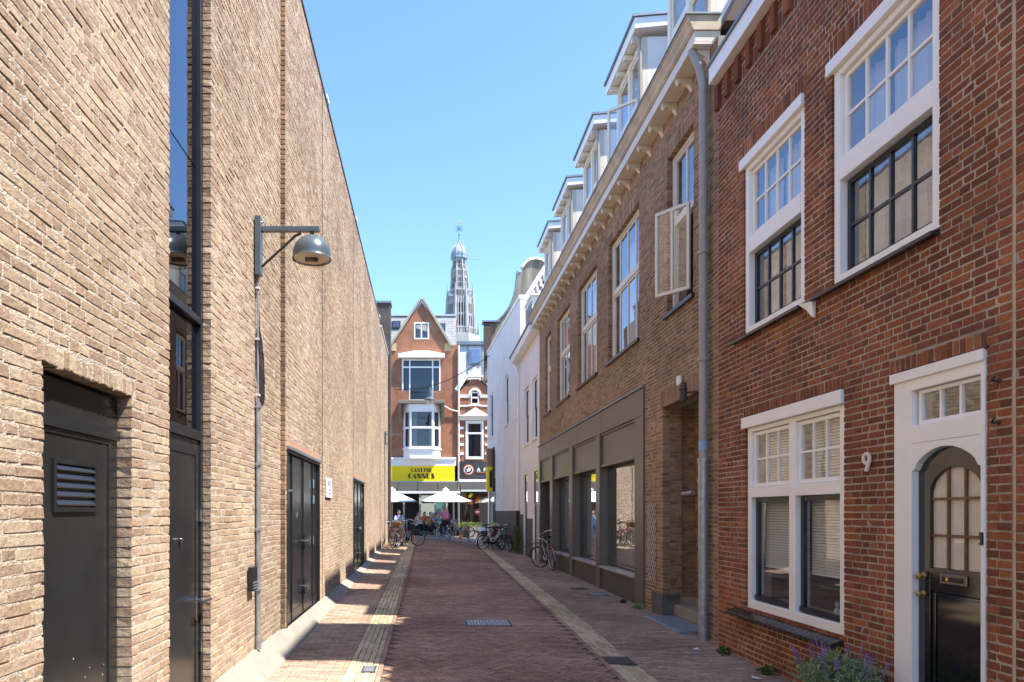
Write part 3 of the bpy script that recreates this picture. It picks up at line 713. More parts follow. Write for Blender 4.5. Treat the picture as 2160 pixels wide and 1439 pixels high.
RPd = PX(3.85-.065, -1)
lf = MB()
def leafbox(*q): lf.pb(RPd, *q)
leafbox(4.74, 4.785, -.02, 2.215, -.155, -.11); leafbox(5.285, 5.405, -.02, 2.215, -.155, -.11)
leafbox(4.785, 5.285, -.02, .12, -.155, -.11); leafbox(4.785, 5.285, 1.10, 1.27, -.155, -.11)
top = [(4.785, 2.215), (4.785, 1.86)]+[(4.785+.5*i/16, 1.86+.175*math.sin(math.pi*i/16)**.55) for i in range(1, 16)]+[(5.285, 1.86), (5.285, 2.215)]
lf.prism(RPd, top, -.155, -.11)
leaf = lf.build('door_leaf', 'black', red, bevel=.004)
PB('lower_panel', 'black', leaf, RPd, 4.785, 5.285, .12, 1.10, -.15, -.132)
frame4(MB(), RPd, 4.80, 5.27, .14, 1.085, -.131, -.118, .03).build('panel_moulding', 'black', leaf, bevel=.008)
PB('pane', solid('frosted cream glass', (.60, .57, .49), .25), leaf, RPd, 4.786, 5.284, 1.272, 2.05, -.148, -.140)
for i in (1, 2): PB('glazing_bar', 'wood', leaf, RPd, 4.785+.5*i/3-.009, 4.785+.5*i/3+.009, 1.272, 2.03, -.139, -.120)
for z in (1.52, 1.80):
    for i in range(3): PB('glazing_bar', 'wood', leaf, RPd, 4.785+.5*i/3+(.0095 if i else 0), 4.785+.5*(i+1)/3-(.0095 if i < 2 else 0), z-.009, z+.009, -.139, -.121)
PB('name_card', 'paper', leaf, RPd, 4.97, 5.07, 1.47, 1.50, -.138, -.135)
lb = PB('letter_slot', solid('pewter', (.22, .2, .18), .35, metal=.8), leaf, RPd, 4.91, 5.17, 1.16, 1.235, -.109, -.098, bevel=.004)
PB('slot_flap', 'black', leaf, RPd, 4.94, 5.14, 1.18, 1.215, -.097, -.093)
PB('sticker', 'yellow', leaf, RPd, 5.08, 5.10, 1.186, 1.21, -.0925, -.0915)
for z, r in ((1.20, .027), (1.06, .022)): MB().lathe(RPd.p(5.345, z, -.11), [(.001, -.055), (r, -.05), (r*1.1, -.035), (r*.5, -.018), (r*1.1, -.008), (r*1.1, 0)], 16, 'x').build('door_knob' if r > .025 else 'lock', 'brass', leaf, smooth=True)
# number, bell, hooks, shell shaped vent, gutter bracket
nm = thing('house_number', 'pale metal number 9 mounted on the red brick beside the door', 'number', (3.83, 5.93, 2.05))
ny, nz, k = 5.935, 2.135, 1.0
ring = MB()
out = [(ny+.052*math.cos(a), 2.165+.055*math.sin(a)) for a in [2*math.pi*i/28 for i in range(28)]]
inn = [(ny+.024*math.cos(a), 2.165+.030*math.sin(a)) for a in [2*math.pi*i/28 for i in range(28)]]
for i in range(28):
    j = (i+1) % 28; ring.hexa([RP.p(*inn[i], .018), RP.p(*out[i], .018), RP.p(*out[j], .018), RP.p(*inn[j], .018), RP.p(*inn[i], .034), RP.p(*out[i], .034), RP.p(*out[j], .034), RP.p(*inn[j], .034)])
ring.prism(RP, [(ny-.052, 2.165), (ny-.052, 2.14), (ny-.012, 2.05), (ny+.022, 2.058), (ny-.012, 2.125), (ny-.024, 2.16)], .018, .0335)
ring.build('numeral', 'cream', nm)
bl = thing('door_bell', 'small black doorbell on the right post of the front door frame', 'doorbell', (3.83, 4.72, 1.5))
PB('case', 'black', bl, RP, 4.705, 4.73, 1.47, 1.56, .0105, .028, bevel=.004); PB('button', 'chrome', bl, RP, 4.711, 4.724, 1.49, 1.505, .0282, .032)
for z, lab in ((2.58, 'upper rusty iron wall hook right of the front door'), (2.30, 'lower rusty iron wall hook right of the front door')):
    h = thing('wall_hook', lab, 'hook', (3.84, 4.59, z)); MB().tube([RP.p(4.59, z, -.01), RP.p(4.59, z, .05), RP.p(4.57, z+.01, .065), RP.p(4.555, z+.03, .06)], .008, 8).build('hook', 'darkiron', h, smooth=True)
    MB().lathe(RP.p(4.59, z, 0), [(.001, -.006), (.018, -.006), (.018, 0)], 10, 'x').build('rose', 'darkiron', h)
sv = thing('wall_bracket', 'white fan shaped bracket on the red brick beside an upper sill', 'bracket', (3.82, 6.80, 3.7))
MB().poly([RP.p(6.92, 3.80, .005), RP.p(6.74, 3.78, .005), RP.p(6.745, 3.62, .005), RP.p(6.78, 3.64, .005), RP.p(6.84, 3.72, .005)], [RP.p(6.92, 3.80, .09), RP.p(6.74, 3.78, .05), RP.p(6.745, 3.62, .03), RP.p(6.78, 3.64, .03), RP.p(6.84, 3.72, .05)]).build('plate', 'white', sv, bevel=.004)
# lavender in a pot
LX, LY = 3.48, 5.78; LZ = G(LX, LY)
pt = thing('plant_pot', 'round dark plastic pot below the sill of number 9', 'pot', (LX, LY, LZ))
MB().lathe((LX, LY, 0), [(.001, LZ), (.12, LZ), (.165, LZ+.24), (.18, LZ+.245), (.18, LZ+.27), (.155, LZ+.27), (.15, LZ+.235), (.001, LZ+.235)], 28).build('pot_body', 'pot', pt, smooth=True)
MB().lathe((LX, LY, 0), [(.001, LZ+.24), (.149, LZ+.238)], 20).build('soil', 'earth', pt, fix=False)
lv = thing('lavender_plant', 'bushy lavender with purple flower spikes growing in the dark pot', 'plant', (LX, LY, LZ+.24))
mb = MB(); rn = random.Random(5); sp = []
for i in range(560):
    a = rn.uniform(0, 2*math.pi); r0 = rn.uniform(0, .12); sl = rn.uniform(.0, 1.35); L_ = rn.uniform(.20, .36)
    b = Vector((LX+r0*math.cos(a), LY+r0*math.sin(a), LZ+.235)); d = Vector((math.cos(a)*sl, math.sin(a)*sl, 1)).normalized()
    if i % 17 == 0: sp.append((b, d, L_))
    for k in range(9):
        t = (k+1)/9; q = b+d*L_*t+Vector((0, 0, -.03*sl*t*t))
        for h in range(2):
            e = Vector((rn.gauss(0, 1), rn.gauss(0, 1), rn.gauss(.5, .6))).normalized()*rn.uniform(.03, .055)
            s_ = e.cross(Vector((rn.random(), rn.random(), rn.random()))).normalized()*.0075
            mb.quad(q-s_*.6, q+e*.5-s_, q+e, q+e*.5+s_)
f = mb.build('foliage', 'leafpale', lv, fix=False); f['kind'] = 'stuff'
for b, d, L_ in sp:
    hgt = rn.uniform(.10, .2); dd = (d+Vector((0, 0, .35))).normalized(); m2 = MB(); e = b+dd*(L_+hgt)
    m2.tube([b+d*L_*.6, b+d*L_*.9, e], .0022, 4)
    for k in range(26):
        q = e-dd*rn.uniform(-.01, .06); v_ = Vector((rn.gauss(0, 1), rn.gauss(0, 1), rn.gauss(0, 1))).normalized()*rn.uniform(.008, .015)
        s_ = v_.cross(dd).normalized()*.006; m2.quad(q, q+v_*.6-s_, q+v_, q+v_*.6+s_)
    m2.build('flower_spike', 'lavender', lv, fix=False)
# neighbouring red house at the right edge, runs past the camera
nb = thing('neighbour_house', 'red brick neighbour house at the right edge beyond the pale joint', 'house', (4.2, 0, 0))
PB('wall', 'redplain', nb, RP, -8, 2.2, -.3, 7.4, -.32, -.001)
PB('wall', 'mortar_red', nb, RP, 2.201, 4.46, -.3, 7.4, -.32, -.0035)
P = Pieces(); P.courses(2.2, 4.462, -.2, 7.36, [], bond='cross', seed=51, L=.216, Hd=.105, course=.063)
P.finish(nb, lambda a, b, c: RP.p(a, b, c), 'red_o', 'red_s', 300, 'brick', 'brickwork', depth=.1, jit=.0025, tilt=.0025, inset=.003, cham=.003, seed=52)
PB('joint', solid('pale joint', (.5, .42, .32), .9), nb, RP, 4.464, 4.483, -.3, 7.36, -.1, -.003)
MB().prism(PL((0, -8, 0), (1, 0, 0), (0, 1, 0)), [(3.80, 7.50), (9.0, 7.50), (7.0, 11.2), (6.2, 11.2)], 0, 12.45).build('roof', 'roof', nb)
B1('body', 'redplain', nb, 4.18, 9, -8, 4.45, -.3, 7.49)
PB('gutter_board', 'white', nb, RP, -8, 4.48, 7.37, 7.56, .004, .125)

# ================================================================ brown brick building with shopfront and dormers
br = thing('brown_brick_building', 'long brown brick building with taupe shopfront, bracketed cornice and dormers', 'building', (4.2, 16, 0))
BY0, BY1 = 9.025, 23.3
W = [(9.85, 10.93), (12.38, 14.47), (15.44, 17.37), (18.36, 20.16), (21.16, 22.2)]
wz = (4.86, 7.33)
shop = (12.05, 23.3, -.3, 3.95); niche = (9.60, 11.13, -.3, 3.40)
holesB = [shop, niche]+[(a, b)+wz for a, b in W]
wall_with_holes(MB(), RP, BY0, BY1, -.3, 8.0, holesB, -.32, -.0035).build('wall', 'mortar_brown', br)
P = Pieces(); arch = [(niche[0]-.12, niche[1]+.12, 3.40, 3.68)]+[(a-.02, b+.02, 7.33, 7.54) for a, b in W]
P.courses(BY0+.004, BY1, -.1, 7.99, holesB+arch, bond='cross', seed=61)
for a in arch: P.soldiers(a[0], a[1], a[2], a[3]-a[2])
P.finish(br, lambda a, b, c: RP.p(a, b, c), 'brown_o', 'brown_s', 300, 'brick', 'brickwork', depth=.12, jit=.002, tilt=.002, inset=.003, cham=.003, seed=62)
# entrance niche
NP = PY(11.13)
mb = MB().box(4.16, 4.42, 11.20, 11.6, -.3, 3.6).box(4.40, 4.62, 9.3, 11.20, -.3, 3.6).box(4.17, 4.40, 9.3, 9.6, -.3, 3.6).box(4.0, 4.62, 9.3, 11.6, 3.6, 3.8)
mb.build('niche_wall', 'mortar_brown', br)
P = Pieces(); P.courses(4.175, 4.40, .3, 3.40, [], bond='cross', seed=63)
P3_ = Pieces(); P3_.courses(3.972, 4.165, .3, 3.40, [], bond='cross', seed=67); P3_.finish(br, lambda a, b, c: PY(11.138).p(a, b, c), 'brown_o', 'brown_s', 0, 'brick', 'niche_brickwork', depth=.02, jit=.002, tilt=.002, seed=68)
FP = PY(11.215); FP2 = PY(11.13)
P.finish(br, lambda a, b, c: PY(11.19).p(a, b, c), 'brown_o', 'brown_s', 0, 'brick', 'niche_brickwork', depth=.08, jit=.002, tilt=.002, seed=64)
P = Pieces(); P.courses(10.6, 11.18, .3, 3.40, [], bond='cross', seed=65)
P.finish(br, lambda a, b, c: PX(4.392, -1).p(a, b, c), 'brown_o', 'brown_s', 0, 'brick', 'niche_brickwork', depth=.08, jit=.002, tilt=.002, seed=66)
B1('entrance_door', solid('bottle green door', (.02, .04, .03), .3), br, 4.34, 4.399, 9.62, 10.58, .22, 3.38, bevel=.005)
for x0, x1, y0, y1 in ((3.825, 4.14, 11.125, 11.62), (3.825, 4.14, 9.33, 9.605)): B1('stone_base', 'stone', br, x0, x1, y0, y1, -.2, .36 if y0 > 10 else .30, bevel=.012)
B1('doorstep_slab', 'bluestone', br, 3.55, 4.15, 9.62, 11.12, -.12, .02, bevel=.01)
B1('doorstep', 'concrete', br, 4.02, 4.39, 9.62, 11.12, .02, .2, bevel=.012)
MB().tube([(4.33, 11.0, 1.98), (4.1, 10.9, 1.98), (3.98, 10.6, 1.98), (3.98, 10.2, 1.99)], .035, 10).build('vent_pipe', 'pipebrown', br, smooth=True)
# shopfront
sf = PB('shop_fascia', 'greybrown', br, RP, 12.05, 23.3, 3.42, 3.90, -.2, .03, bevel=.004)
PB('fascia_cap', 'lead', sf, RP, 12.03, 23.3, 3.902, 3.945, -.1, .06)
for y in (14.9, 18.1, 20.9): PB('fascia_joint', 'darkroom', sf, RP, y, y+.008, 3.44, 3.89, .0302, .0312)
posts = [(12.05, 12.56), (15.10, 15.43), (17.93, 18.32), (20.77, 21.2), (23.02, 23.3)]
for a, b in posts: PB('shop_post', 'greybrown', br, RP, a, b, -.15, 3.418, -.28, .028, bevel=.004)
for i, (a, b) in enumerate(((12.56, 15.10), (15.43, 17.93), (18.32, 20.77), (21.2, 23.02))):
    pn = PB('panel', 'greybrown', br, RP, a, b, 2.74, 3.37, -.16, -.03)
    PB('panel_rail', 'greybrown', pn, RP, a, b, 3.371, 3.417, -.16, .0, bevel=.004); PB('panel_rail', 'greybrown', pn, RP, a, b, 2.68, 2.738, -.22, .006, bevel=.004)
    if i == 3: continue
    wn_ = frame4(MB(), RP, a, b, .52, 2.678, -.26, -.19, .05).build('shop_window', 'steel2', br, bevel=.003)
    PB('pane', 'glass_shop', wn_, (RP if i else PL((3.85+.29, a, 0), (-.045, .999, 0), (-.999, -.045, 0))), (a if i else 0)+.03, (b if i else b-a)-.03, .55, 2.65, (-.235 if i else 0), (-.225 if i else .01))
    PB('sill', 'pipebrown', wn_, RP, a, b, .47, .518, -.27, .045, bevel=.006)
    PB('stall_riser', solid('dark taupe riser', (.065, .056, .046), .5), wn_, RP, a, b, -.15, .468, -.2, -.02)
    n = int((b-a)/.105)
    for q in range(n): PB('blind_slat', 'blind', wn_, RP, a+.08+q*.105, a+.13+q*.105, .6, 2.6 if i else 1.35, -.36, -.355)
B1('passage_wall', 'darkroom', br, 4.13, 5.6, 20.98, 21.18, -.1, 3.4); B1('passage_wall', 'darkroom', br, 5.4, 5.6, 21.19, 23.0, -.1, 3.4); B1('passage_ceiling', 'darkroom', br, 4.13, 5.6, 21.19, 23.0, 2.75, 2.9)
B1('shop_floor', 'interior', br, 4.18, 8.8, 12.0, 20.97, -.2, .35); B1('shop_back_wall', solid('shop interior', (.30, .33, .30), .9), br, 7.0, 7.2, 12.0, 20.97, .36, 3.9)
B1('shop_side_wall', 'interior', br, 4.18, 7.0, 11.65, 11.9, -.2, 3.9); B1('shop_ceiling', 'interior', br, 4.18, 7.0, 11.91, 20.97, 3.5, 3.7)
B1('upper_floor', 'interior', br, 4.18, 8.8, 9.1, 23.2, 4.2, 4.4); B1('upper_back_wall', 'interior', br, 7.0, 7.2, 9.1, 23.2, 4.41, 8.0); B1('upper_ceiling', 'interior', br, 4.18, 8.8, 9.1, 23.2, 7.75, 7.95)
B1('gable_wall', 'brownplain', br, 4.18, 8.8, 9.03, 9.09, 3.9, 7.99); B1('gable_wall', 'brownplain', br, 4.18, 8.8, 23.22, 23.3, -.3, 7.99); B1('back_wall', 'brownplain', br, 8.81, 9.0, 9.05, 23.3, -.3, 8.2)
# upper windows
for i, (a, b) in enumerate(W):
    zt = 6.22
    w = MB(); frame4(w, RP, a+.005, b-.005, wz[0], wz[1], -.17, -.085, .06); w.pb(RP, a+.065, b-.065, zt, zt+.09, -.17, -.08)
    o = w.build('window', 'cream', br, bevel=.004); a_, b_ = a+.07, b-.07
    ed = [0, .22, .5, .78, 1] if b-a > 1.5 else [0, .5, 1]
    sash(o, RP, a_, b_, zt+.095, wz[1]-.065, -.10, .04, 'cream', glass='glass', edges=ed, bar=.05)
    if i: sash(o, RP, a_, b_, wz[0]+.065, zt-.005, -.10, .04, 'cream', edges=ed, bar=.05)
    curtain(o, RP, a_, a_+(b_-a_)*.35, wz[0]+.1, wz[1]-.1, -.40, folds=4); curtain(o, RP, b_-(b_-a_)*.3, b_, wz[0]+.1, wz[1]-.1, -.40, folds=4)
    PB('sill', 'sillblack', o, RP, a-.04, b+.1, wz[0]-.07, wz[0]-.004, -.1, .05, bevel=.006)
    if i == 0:                                           # opened casement, hinged at the near jamb
        th = rad(39); hx, hy = 3.83, 9.90
        CP = PL((hx, hy, 0), (-math.sin(th)*.9, math.cos(th)*.9, 0), (-math.cos(th), -math.sin(th), 0))
        frame4(MB(), CP, 0, .62, 4.93, 6.20, 0, .045, .05).build('open_casement', 'cream', o, bevel=.003)
        PB('glazing_bar', 'cream', o, CP, .295, .335, 4.98, 6.15, .005, .04)
        for p, q in ((.052, .293), (.337, .568)): PB('pane', 'glass', o, CP, p, q, 4.982, 6.148, .018, .024)
# cornice
co = MB(); co.pb(RP, BY0+.15, BY1+.1, 7.99, 8.02, -.1, .26); sof = co.build('soffit', 'cream', br)
PB('fascia', 'cream', sof, RP, BY0+.15, BY1+.1, 8.021, 8.17, -.1, .25, bevel=.004)
prof = [(.24, 8.171), (.27, 8.171), (.27, 8.19), (.285, 8.20), (.30, 8.25), (.34, 8.31), (.345, 8.34), (.36, 8.345), (.36, 8.37), (-.1, 8.37), (-.1, 8.171)]
MT['crown'] = plain('stained cream crown', (.50, .40, .27), .55, var=.25, scale=3)
MB().poly([RP.p(BY0+.13, z, c) for c, z in prof], [RP.p(BY1+.12, z, c) for c, z in prof]).build('crown_moulding', 'crown', sof)
PB('gutter_lip', 'lead', sof, RP, BY0+.11, BY1+.12, 8.372, 8.395, -.1, .375)
y = 9.32
while y < 23.2:
    MB().poly([RP.p(y-.035, 7.985, .0), RP.p(y-.035, 7.985, .225), RP.p(y-.035, 7.93, .225), RP.p(y-.035, 7.90, .20), RP.p(y-.035, 7.93, .15), RP.p(y-.035, 7.90, .06), RP.p(y-.035, 7.82, .0)],
              [RP.p(y+.035, 7.985, .0), RP.p(y+.035, 7.985, .225), RP.p(y+.035, 7.93, .225), RP.p(y+.035, 7.90, .20), RP.p(y+.035, 7.93, .15), RP.p(y+.035, 7.90, .06), RP.p(y+.035, 7.82, .0)]).build('bracket', 'cream', sof)
    y += .605
# steep roof and dormers
MB().prism(PL((0, BY0, 0), (1, 0, 0), (0, 1, 0)), [(3.95, 8.2), (9.0, 8.2), (7.6, 11.6), (5.7, 11.6)], 0, BY1-BY0).build('roof', 'roof', br)
def dormer(yn, open_sash=False):
    X0, X1, wd, zb, zt = 4.09, 5.9, 1.75, 8.3, 10.72; yf = yn+wd
    DP = PX(X0, -1); SP = PY(yn)
    d = MB().box(X0+.10, X1, yn, yn+.1, zb, zt).build('dormer', 'white', br); B1('dormer_cheek', 'white', d, X0+.10, X1, yf-.1, yf, zb, zt)
    frame4(MB(), DP, yn, yf, zb, zt, -.10, .0, .12).build('dormer_front', 'cream', d, bevel=.004)
    PB('mullion', 'cream', d, DP, (yn+yf)/2-.06, (yn+yf)/2+.06, zb+.12, zt-.12, -.1, -.004)
    for a, b in ((yn+.12, (yn+yf)/2-.06), ((yn+yf)/2+.06, yf-.12)):
        for lo, hi in ((zb+.12, 9.62), (9.70, zt-.12)):
            if open_sash and a < yn+.2 and lo < 9: continue
            frame4(MB(), DP, a+.004, b-.004, lo, hi, -.08, -.03, .05).build('sash', 'cream', d); PB('pane', 'glass', d, DP, a+.055, b-.055, lo+.05, hi-.05, -.06, -.054)
        PB('transom', 'cream', d, DP, a, b, 9.622, 9.698, -.1, -.02)
    mb = MB().prism(PL((0, yn-.16, 0), (1, 0, 0), (0, 1, 0)), [(3.90, 10.76), (X1, 10.95), (X1, 11.14), (3.90, 10.97)], 0, wd+.32); rf = mb.build('dormer_roof', 'white', d, bevel=.006)
    MB().prism(PL((0, yn-.19, 0), (1, 0, 0), (0, 1, 0)), [(3.86, 10.972), (X1, 11.142), (X1, 11.18), (3.86, 11.02)], 0, wd+.38).build('roof_edge', 'lead', d)
    for k in range(4): PB('rafter_end', 'cream', d, DP, yn+.08+k*.5, yn+.16+k*.5, 10.66, 10.755, .002, .17)
    MB().tube([(3.93, yn-.03, 10.72), (4.02, yn-.04, 10.62), (4.03, yn-.04, 10.3), (4.03, yn-.04, 8.4)], .035, 10).build('downpipe', 'pipebrown', d, smooth=True)
    if open_sash:
        th = rad(50); CP = PL((X0-.03, yn+.14, 0), (-math.sin(th), math.cos(th), 0), (-math.cos(th), -math.sin(th), 0))
        frame4(MB(), CP, 0, .62, 8.42, 9.62, 0, .045, .05).build('open_casement', 'cream', d, bevel=.003); PB('pane', 'glass', d, CP, .052, .568, 8.47, 9.57, .018, .024)
    return d
for i, yn in enumerate((9.85, 12.95, 16.1, 19.1, 22.0 )): dormer(yn, i == 1)
# downpipe at the corner
dp = MB().tube([(3.62, 9.32, 8.0), (3.70, 9.27, 7.75), (3.755, 9.27, 7.5), (3.755, 9.27, 2.40)], .056, 14).build('downpipe', 'pipebrown', br, smooth=True)
MB().tube([(3.755, 9.27, 2.42), (3.755, 9.27, -.06)], .066, 14).build('lower_pipe', 'zinc', dp, smooth=True)
for z in (5.2, 3.75, 1.25): MB().tube([(3.755, 9.27, z), (3.755, 9.27, z+.04)], .072, 14).build('collar', 'pipebrown' if z > 2 else 'zinc', dp)
for z in (2.38, 2.1): MB().tube([(3.755, 9.27, z), (3.755, 9.27, z+.05)], .074, 14).build('collar', 'zinc', dp)
MB().lathe((3.755, 9.27, 2.60), [(.058, -.06), (.058, .06)], 24).build('sticker', solid('round blue sticker', (.25, .42, .62), .5), dp, smooth=True)
# trellis, lantern, alarm box
tr = thing('trellis', 'narrow diamond lattice trellis fixed to the brown brick beside the entrance', 'trellis', (3.82, 11.6, .45))
def strip(a0, z0, a1, z1, c):
    d_ = Vector((a1-a0, z1-z0)).normalized()*.011; n_ = Vector((-d_.y, d_.x))
    MB().prism(RP, [(a0-n_.x, z0-n_.y), (a1-n_.x, z1-n_.y), (a1+n_.x, z1+n_.y), (a0+n_.x, z0+n_.y)], c, c+.008).build('lath', solid('grey lath', (.50, .42, .36), .8), tr)
za, zb_, ya, yb = .52, 1.82, 11.42, 11.82; st = .145
k = -3
while k*st+za < zb_:
    for sgn in (1, -1):
        z0 = za+k*st; z1 = z0+.58; t0 = max(0, (za-z0)/.58); t1 = min(1, (zb_-z0)/.58)
        if t1 > t0: 
            p0, p1 = (ya, yb) if sgn > 0 else (yb, ya)
            strip(p0+(p1-p0)*t0, z0+.58*t0, p0+(p1-p0)*t1, z0+.58*t1, .012 if sgn > 0 else .021)
    k += 1
ln = thing('wall_lantern', 'rusty dark lantern on an iron arm over the brown brick entrance', 'lamp', (3.8, 9.6, 3.45))
MB().tube([RP.p(9.36, 3.36, .0), RP.p(9.44, 3.36, .14), RP.p(9.50, 3.36, .25)], .018, 8).tube([RP.p(9.36, 3.18, .0), RP.p(9.43, 3.33, .13)], .012, 6).build('arm', 'darkiron', ln, smooth=True)
q = RP.p(9.52, 0, .27); MB().lathe((q.x, q.y, 0), [(.001, 3.60), (.008, 3.59), (.010, 3.52), (.038, 3.50), (.045, 3.43), (.062, 3.41), (.045, 3.39), (.05, 3.27), (.03, 3.23), (.001, 3.22)], 14).build('lantern_body', 'darkiron', ln, smooth=True)
ab = thing('alarm_box', 'small white box on the brown brick above the entrance niche', 'alarm box', (3.82, 10.3, 3.7)); PB('case', 'white', ab, RP, 10.29, 10.40, 3.62, 3.76, .002, .05, bevel=.01)
# ================================================================ white houses on the right
wh = thing('white_house', 'narrow white rendered house next to the brown building with wide white eave', 'house', (4.2, 25.7, 0))
whw = [(25.75, 26.95, 4.30, 6.5), (23.75, 24.85, 4.30, 6.5), (26.1, 27.15, -.1, 3.25), (23.6, 24.75, -.1, 3.25)]
wall_with_holes(MB(), RP, 23.31, 28.1, -.3, 8.05, whw, -.3, 0, 0).build('wall', 'stucco', wh)
def dark_window(house, P, a0, a1, b0, b1, mat='white', rows=2, c=-.06, fw=.08, split=.5, cur=True):
    o = window(house, P, a0+.003, a1-.003, b0+.003, b1-.003, c, fw, mat)
    m = b0+(b1-b0)*split
    sash(o, P, a0+fw, a1-fw, m, b1-fw, c-.02, .04, 'navy', 1, 1); sash(o, P, a0+fw, a1-fw, b0+fw, m-.004, c-.045, .04, 'navy', 1, 1)
    PB('sill', mat, o, P, a0-.06, a1+.06, b0-.06, b0-.003, -.05, .07)
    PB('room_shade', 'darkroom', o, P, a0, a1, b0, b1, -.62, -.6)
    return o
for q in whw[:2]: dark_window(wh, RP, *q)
for q in whw[2:]:
    o = dark_window(wh, RP, *q, split=.62, c=-.02)
for a, b, h in ((27.16, 28.09, 1.6), (24.80, 26.05, 1.45)): PB('plinth', 'darkstucco', wh, RP, a, b, -.2, h, .001, .03)
MB().poly([RP.p(23.32, 7.90, .001), RP.p(23.32, 7.86, .33), RP.p(23.32, 8.10, .36), RP.p(23.32, 8.10, .001)], [RP.p(28.6, 7.90, .001), RP.p(28.6, 7.86, .33), RP.p(28.6, 8.10, .36), RP.p(28.6, 8.10, .001)]).build('eave', 'white', wh, bevel=.01)
PB('gutter', 'lead', wh, RP, 23.3, 28.62, 8.103, 8.16, .1, .40)
MB().tube([(3.58, 28.3, 7.86), (3.72, 28.25, 7.6), (3.76, 28.2, 7.3), (3.76, 28.2, 1.7)], .05, 10).build('downpipe', 'white', wh, smooth=True)
MB().tube([(3.74, 28.2, 1.75), (3.74, 28.2, .1)], .065, 10).build('pipe_foot', 'steel2', wh, smooth=True)
B1('body', 'stucco', wh, 4.3, 9, 23.32, 28.09, -.3, 8.0)
MB().prism(PL((0, 23.32, 0), (1, 0, 0), (0, 1, 0)), [(3.9, 8.17), (9.0, 8.17), (6.4, 9.5)], 0, 4.75).build('roof', 'roof', wh)
db = B1('louvre_box', 'white', wh, 4.0, 5.4, 25.9, 27.5, 8.2, 9.9)
for i in range(9): PB('louvre_slat', 'steel2', db, PX(4.0, -1), 26.0, 27.4, 8.55+i*.14, 8.63+i*.14, .002, .02)
B1('box_cap', 'white', db, 3.93, 5.5, 25.82, 27.6, 9.905, 9.98)
# farther white house, wall turned a little
A0 = Vector((3.85, 28.12, 0)); A1 = Vector((3.385, 38.1, 0)); ln_ = (A1-A0).length; da_ = (A1-A0).normalized()
WP = PL(A0, da_, (-da_.y, da_.x, 0))
wf = thing('white_house', 'tall white rendered house with grey plinth and high parapet at the street corner', 'house', (4.2, 33, 0))
fw_ = [(.45, 1.0, 5.7, 8.0), (2.9, 3.9, 5.7, 8.0), (7.7, 8.9, 5.7, 8.0)]
wall_with_holes(MB(), WP, 0, ln_, 3.4, 10.5, fw_, -.22, 0, 0).build('wall', 'stucco', wf)
MB().pb(WP, 0, 6.9, 1.75, 3.4, -.22, 0).build('lower_wall', 'stucco', wf); PB('plinth', 'darkstucco', wf, WP, 0, 6.9, -.2, 1.749, -.22, .02)
PB('parapet_cap', 'white', wf, WP, -.02, ln_, 10.503, 10.64, -.26, .05)
for q in fw_: dark_window(wf, WP, *q)
MB().hexa([(4.2, 28.3, 3.4), (9, 28.3, 3.4), (9, 38.1, 3.4), (3.75, 38.1, 3.4), (4.2, 28.3, 10.0), (9, 28.3, 10.0), (9, 38.1, 10.0), (3.75, 38.1, 10.0)]).build('body', 'stucco', wf)
B1('rear_body', 'stucco', wf, 4.4, 9, 28.3, 34.9, -.3, 3.39); B1('end_wall', 'stucco', wf, 4.2, 9, 28.105, 28.29, -.3, 10.4)
MB().tube([WP.p(4.4, 9.8, .03), WP.p(4.4, 1.75, .03)], .014, 6).build('cable', 'white', wf)
PB('meter_box', 'cream', wf, WP, 4.2, 4.5, 2.85, 3.3, .001, .04); PB('vent', 'steel2', wf, WP, 6.3, 6.45, 2.4, 2.6, .001, .03)
# corner shop front below
cs = thing('corner_shop', 'glazed corner shop with black pillar and yellow sign at the white house', 'shop', (3.6, 36.5, 0))
PB('pillar', 'steel2', cs, WP, 6.9, 7.15, .0, 3.4, -.22, .05)
MB().pb(WP, 9.72, 9.9, .0, 3.4, -.3, -.05).build('pillar', 'zinc', cs)
PB('pane', 'glass_shop', cs, WP, 7.16, 9.71, .1, 3.38, -.12, -.11)
MB().box(3.5, 8.5, 38.05, 38.15, 2.9, 3.4).build('lintel', 'steel2', cs)
sg = thing('hanging_sign', 'yellow and brown box sign projecting from the corner of the white house', 'sign', (3.35, 37.2, 2.7))
PB('sign_frame', 'steel2', sg, WP, 6.98, 7.10, 2.75, 5.05, .06, .13)
MB().pb(WP, 7.11, 7.55, 4.05, 4.98, .07, .40).build('upper_panel', solid('brown panel', (.30, .17, .09), .6), sg, bevel=.01)
MB().pb(WP, 7.11, 7.55, 2.78, 4.04, .07, .40).build('lower_panel', 'yellow', sg, bevel=.01)
PB('dark_inset', 'darkroom', sg, WP, 7.10, 7.109, 2.95, 3.85, .14, .28)
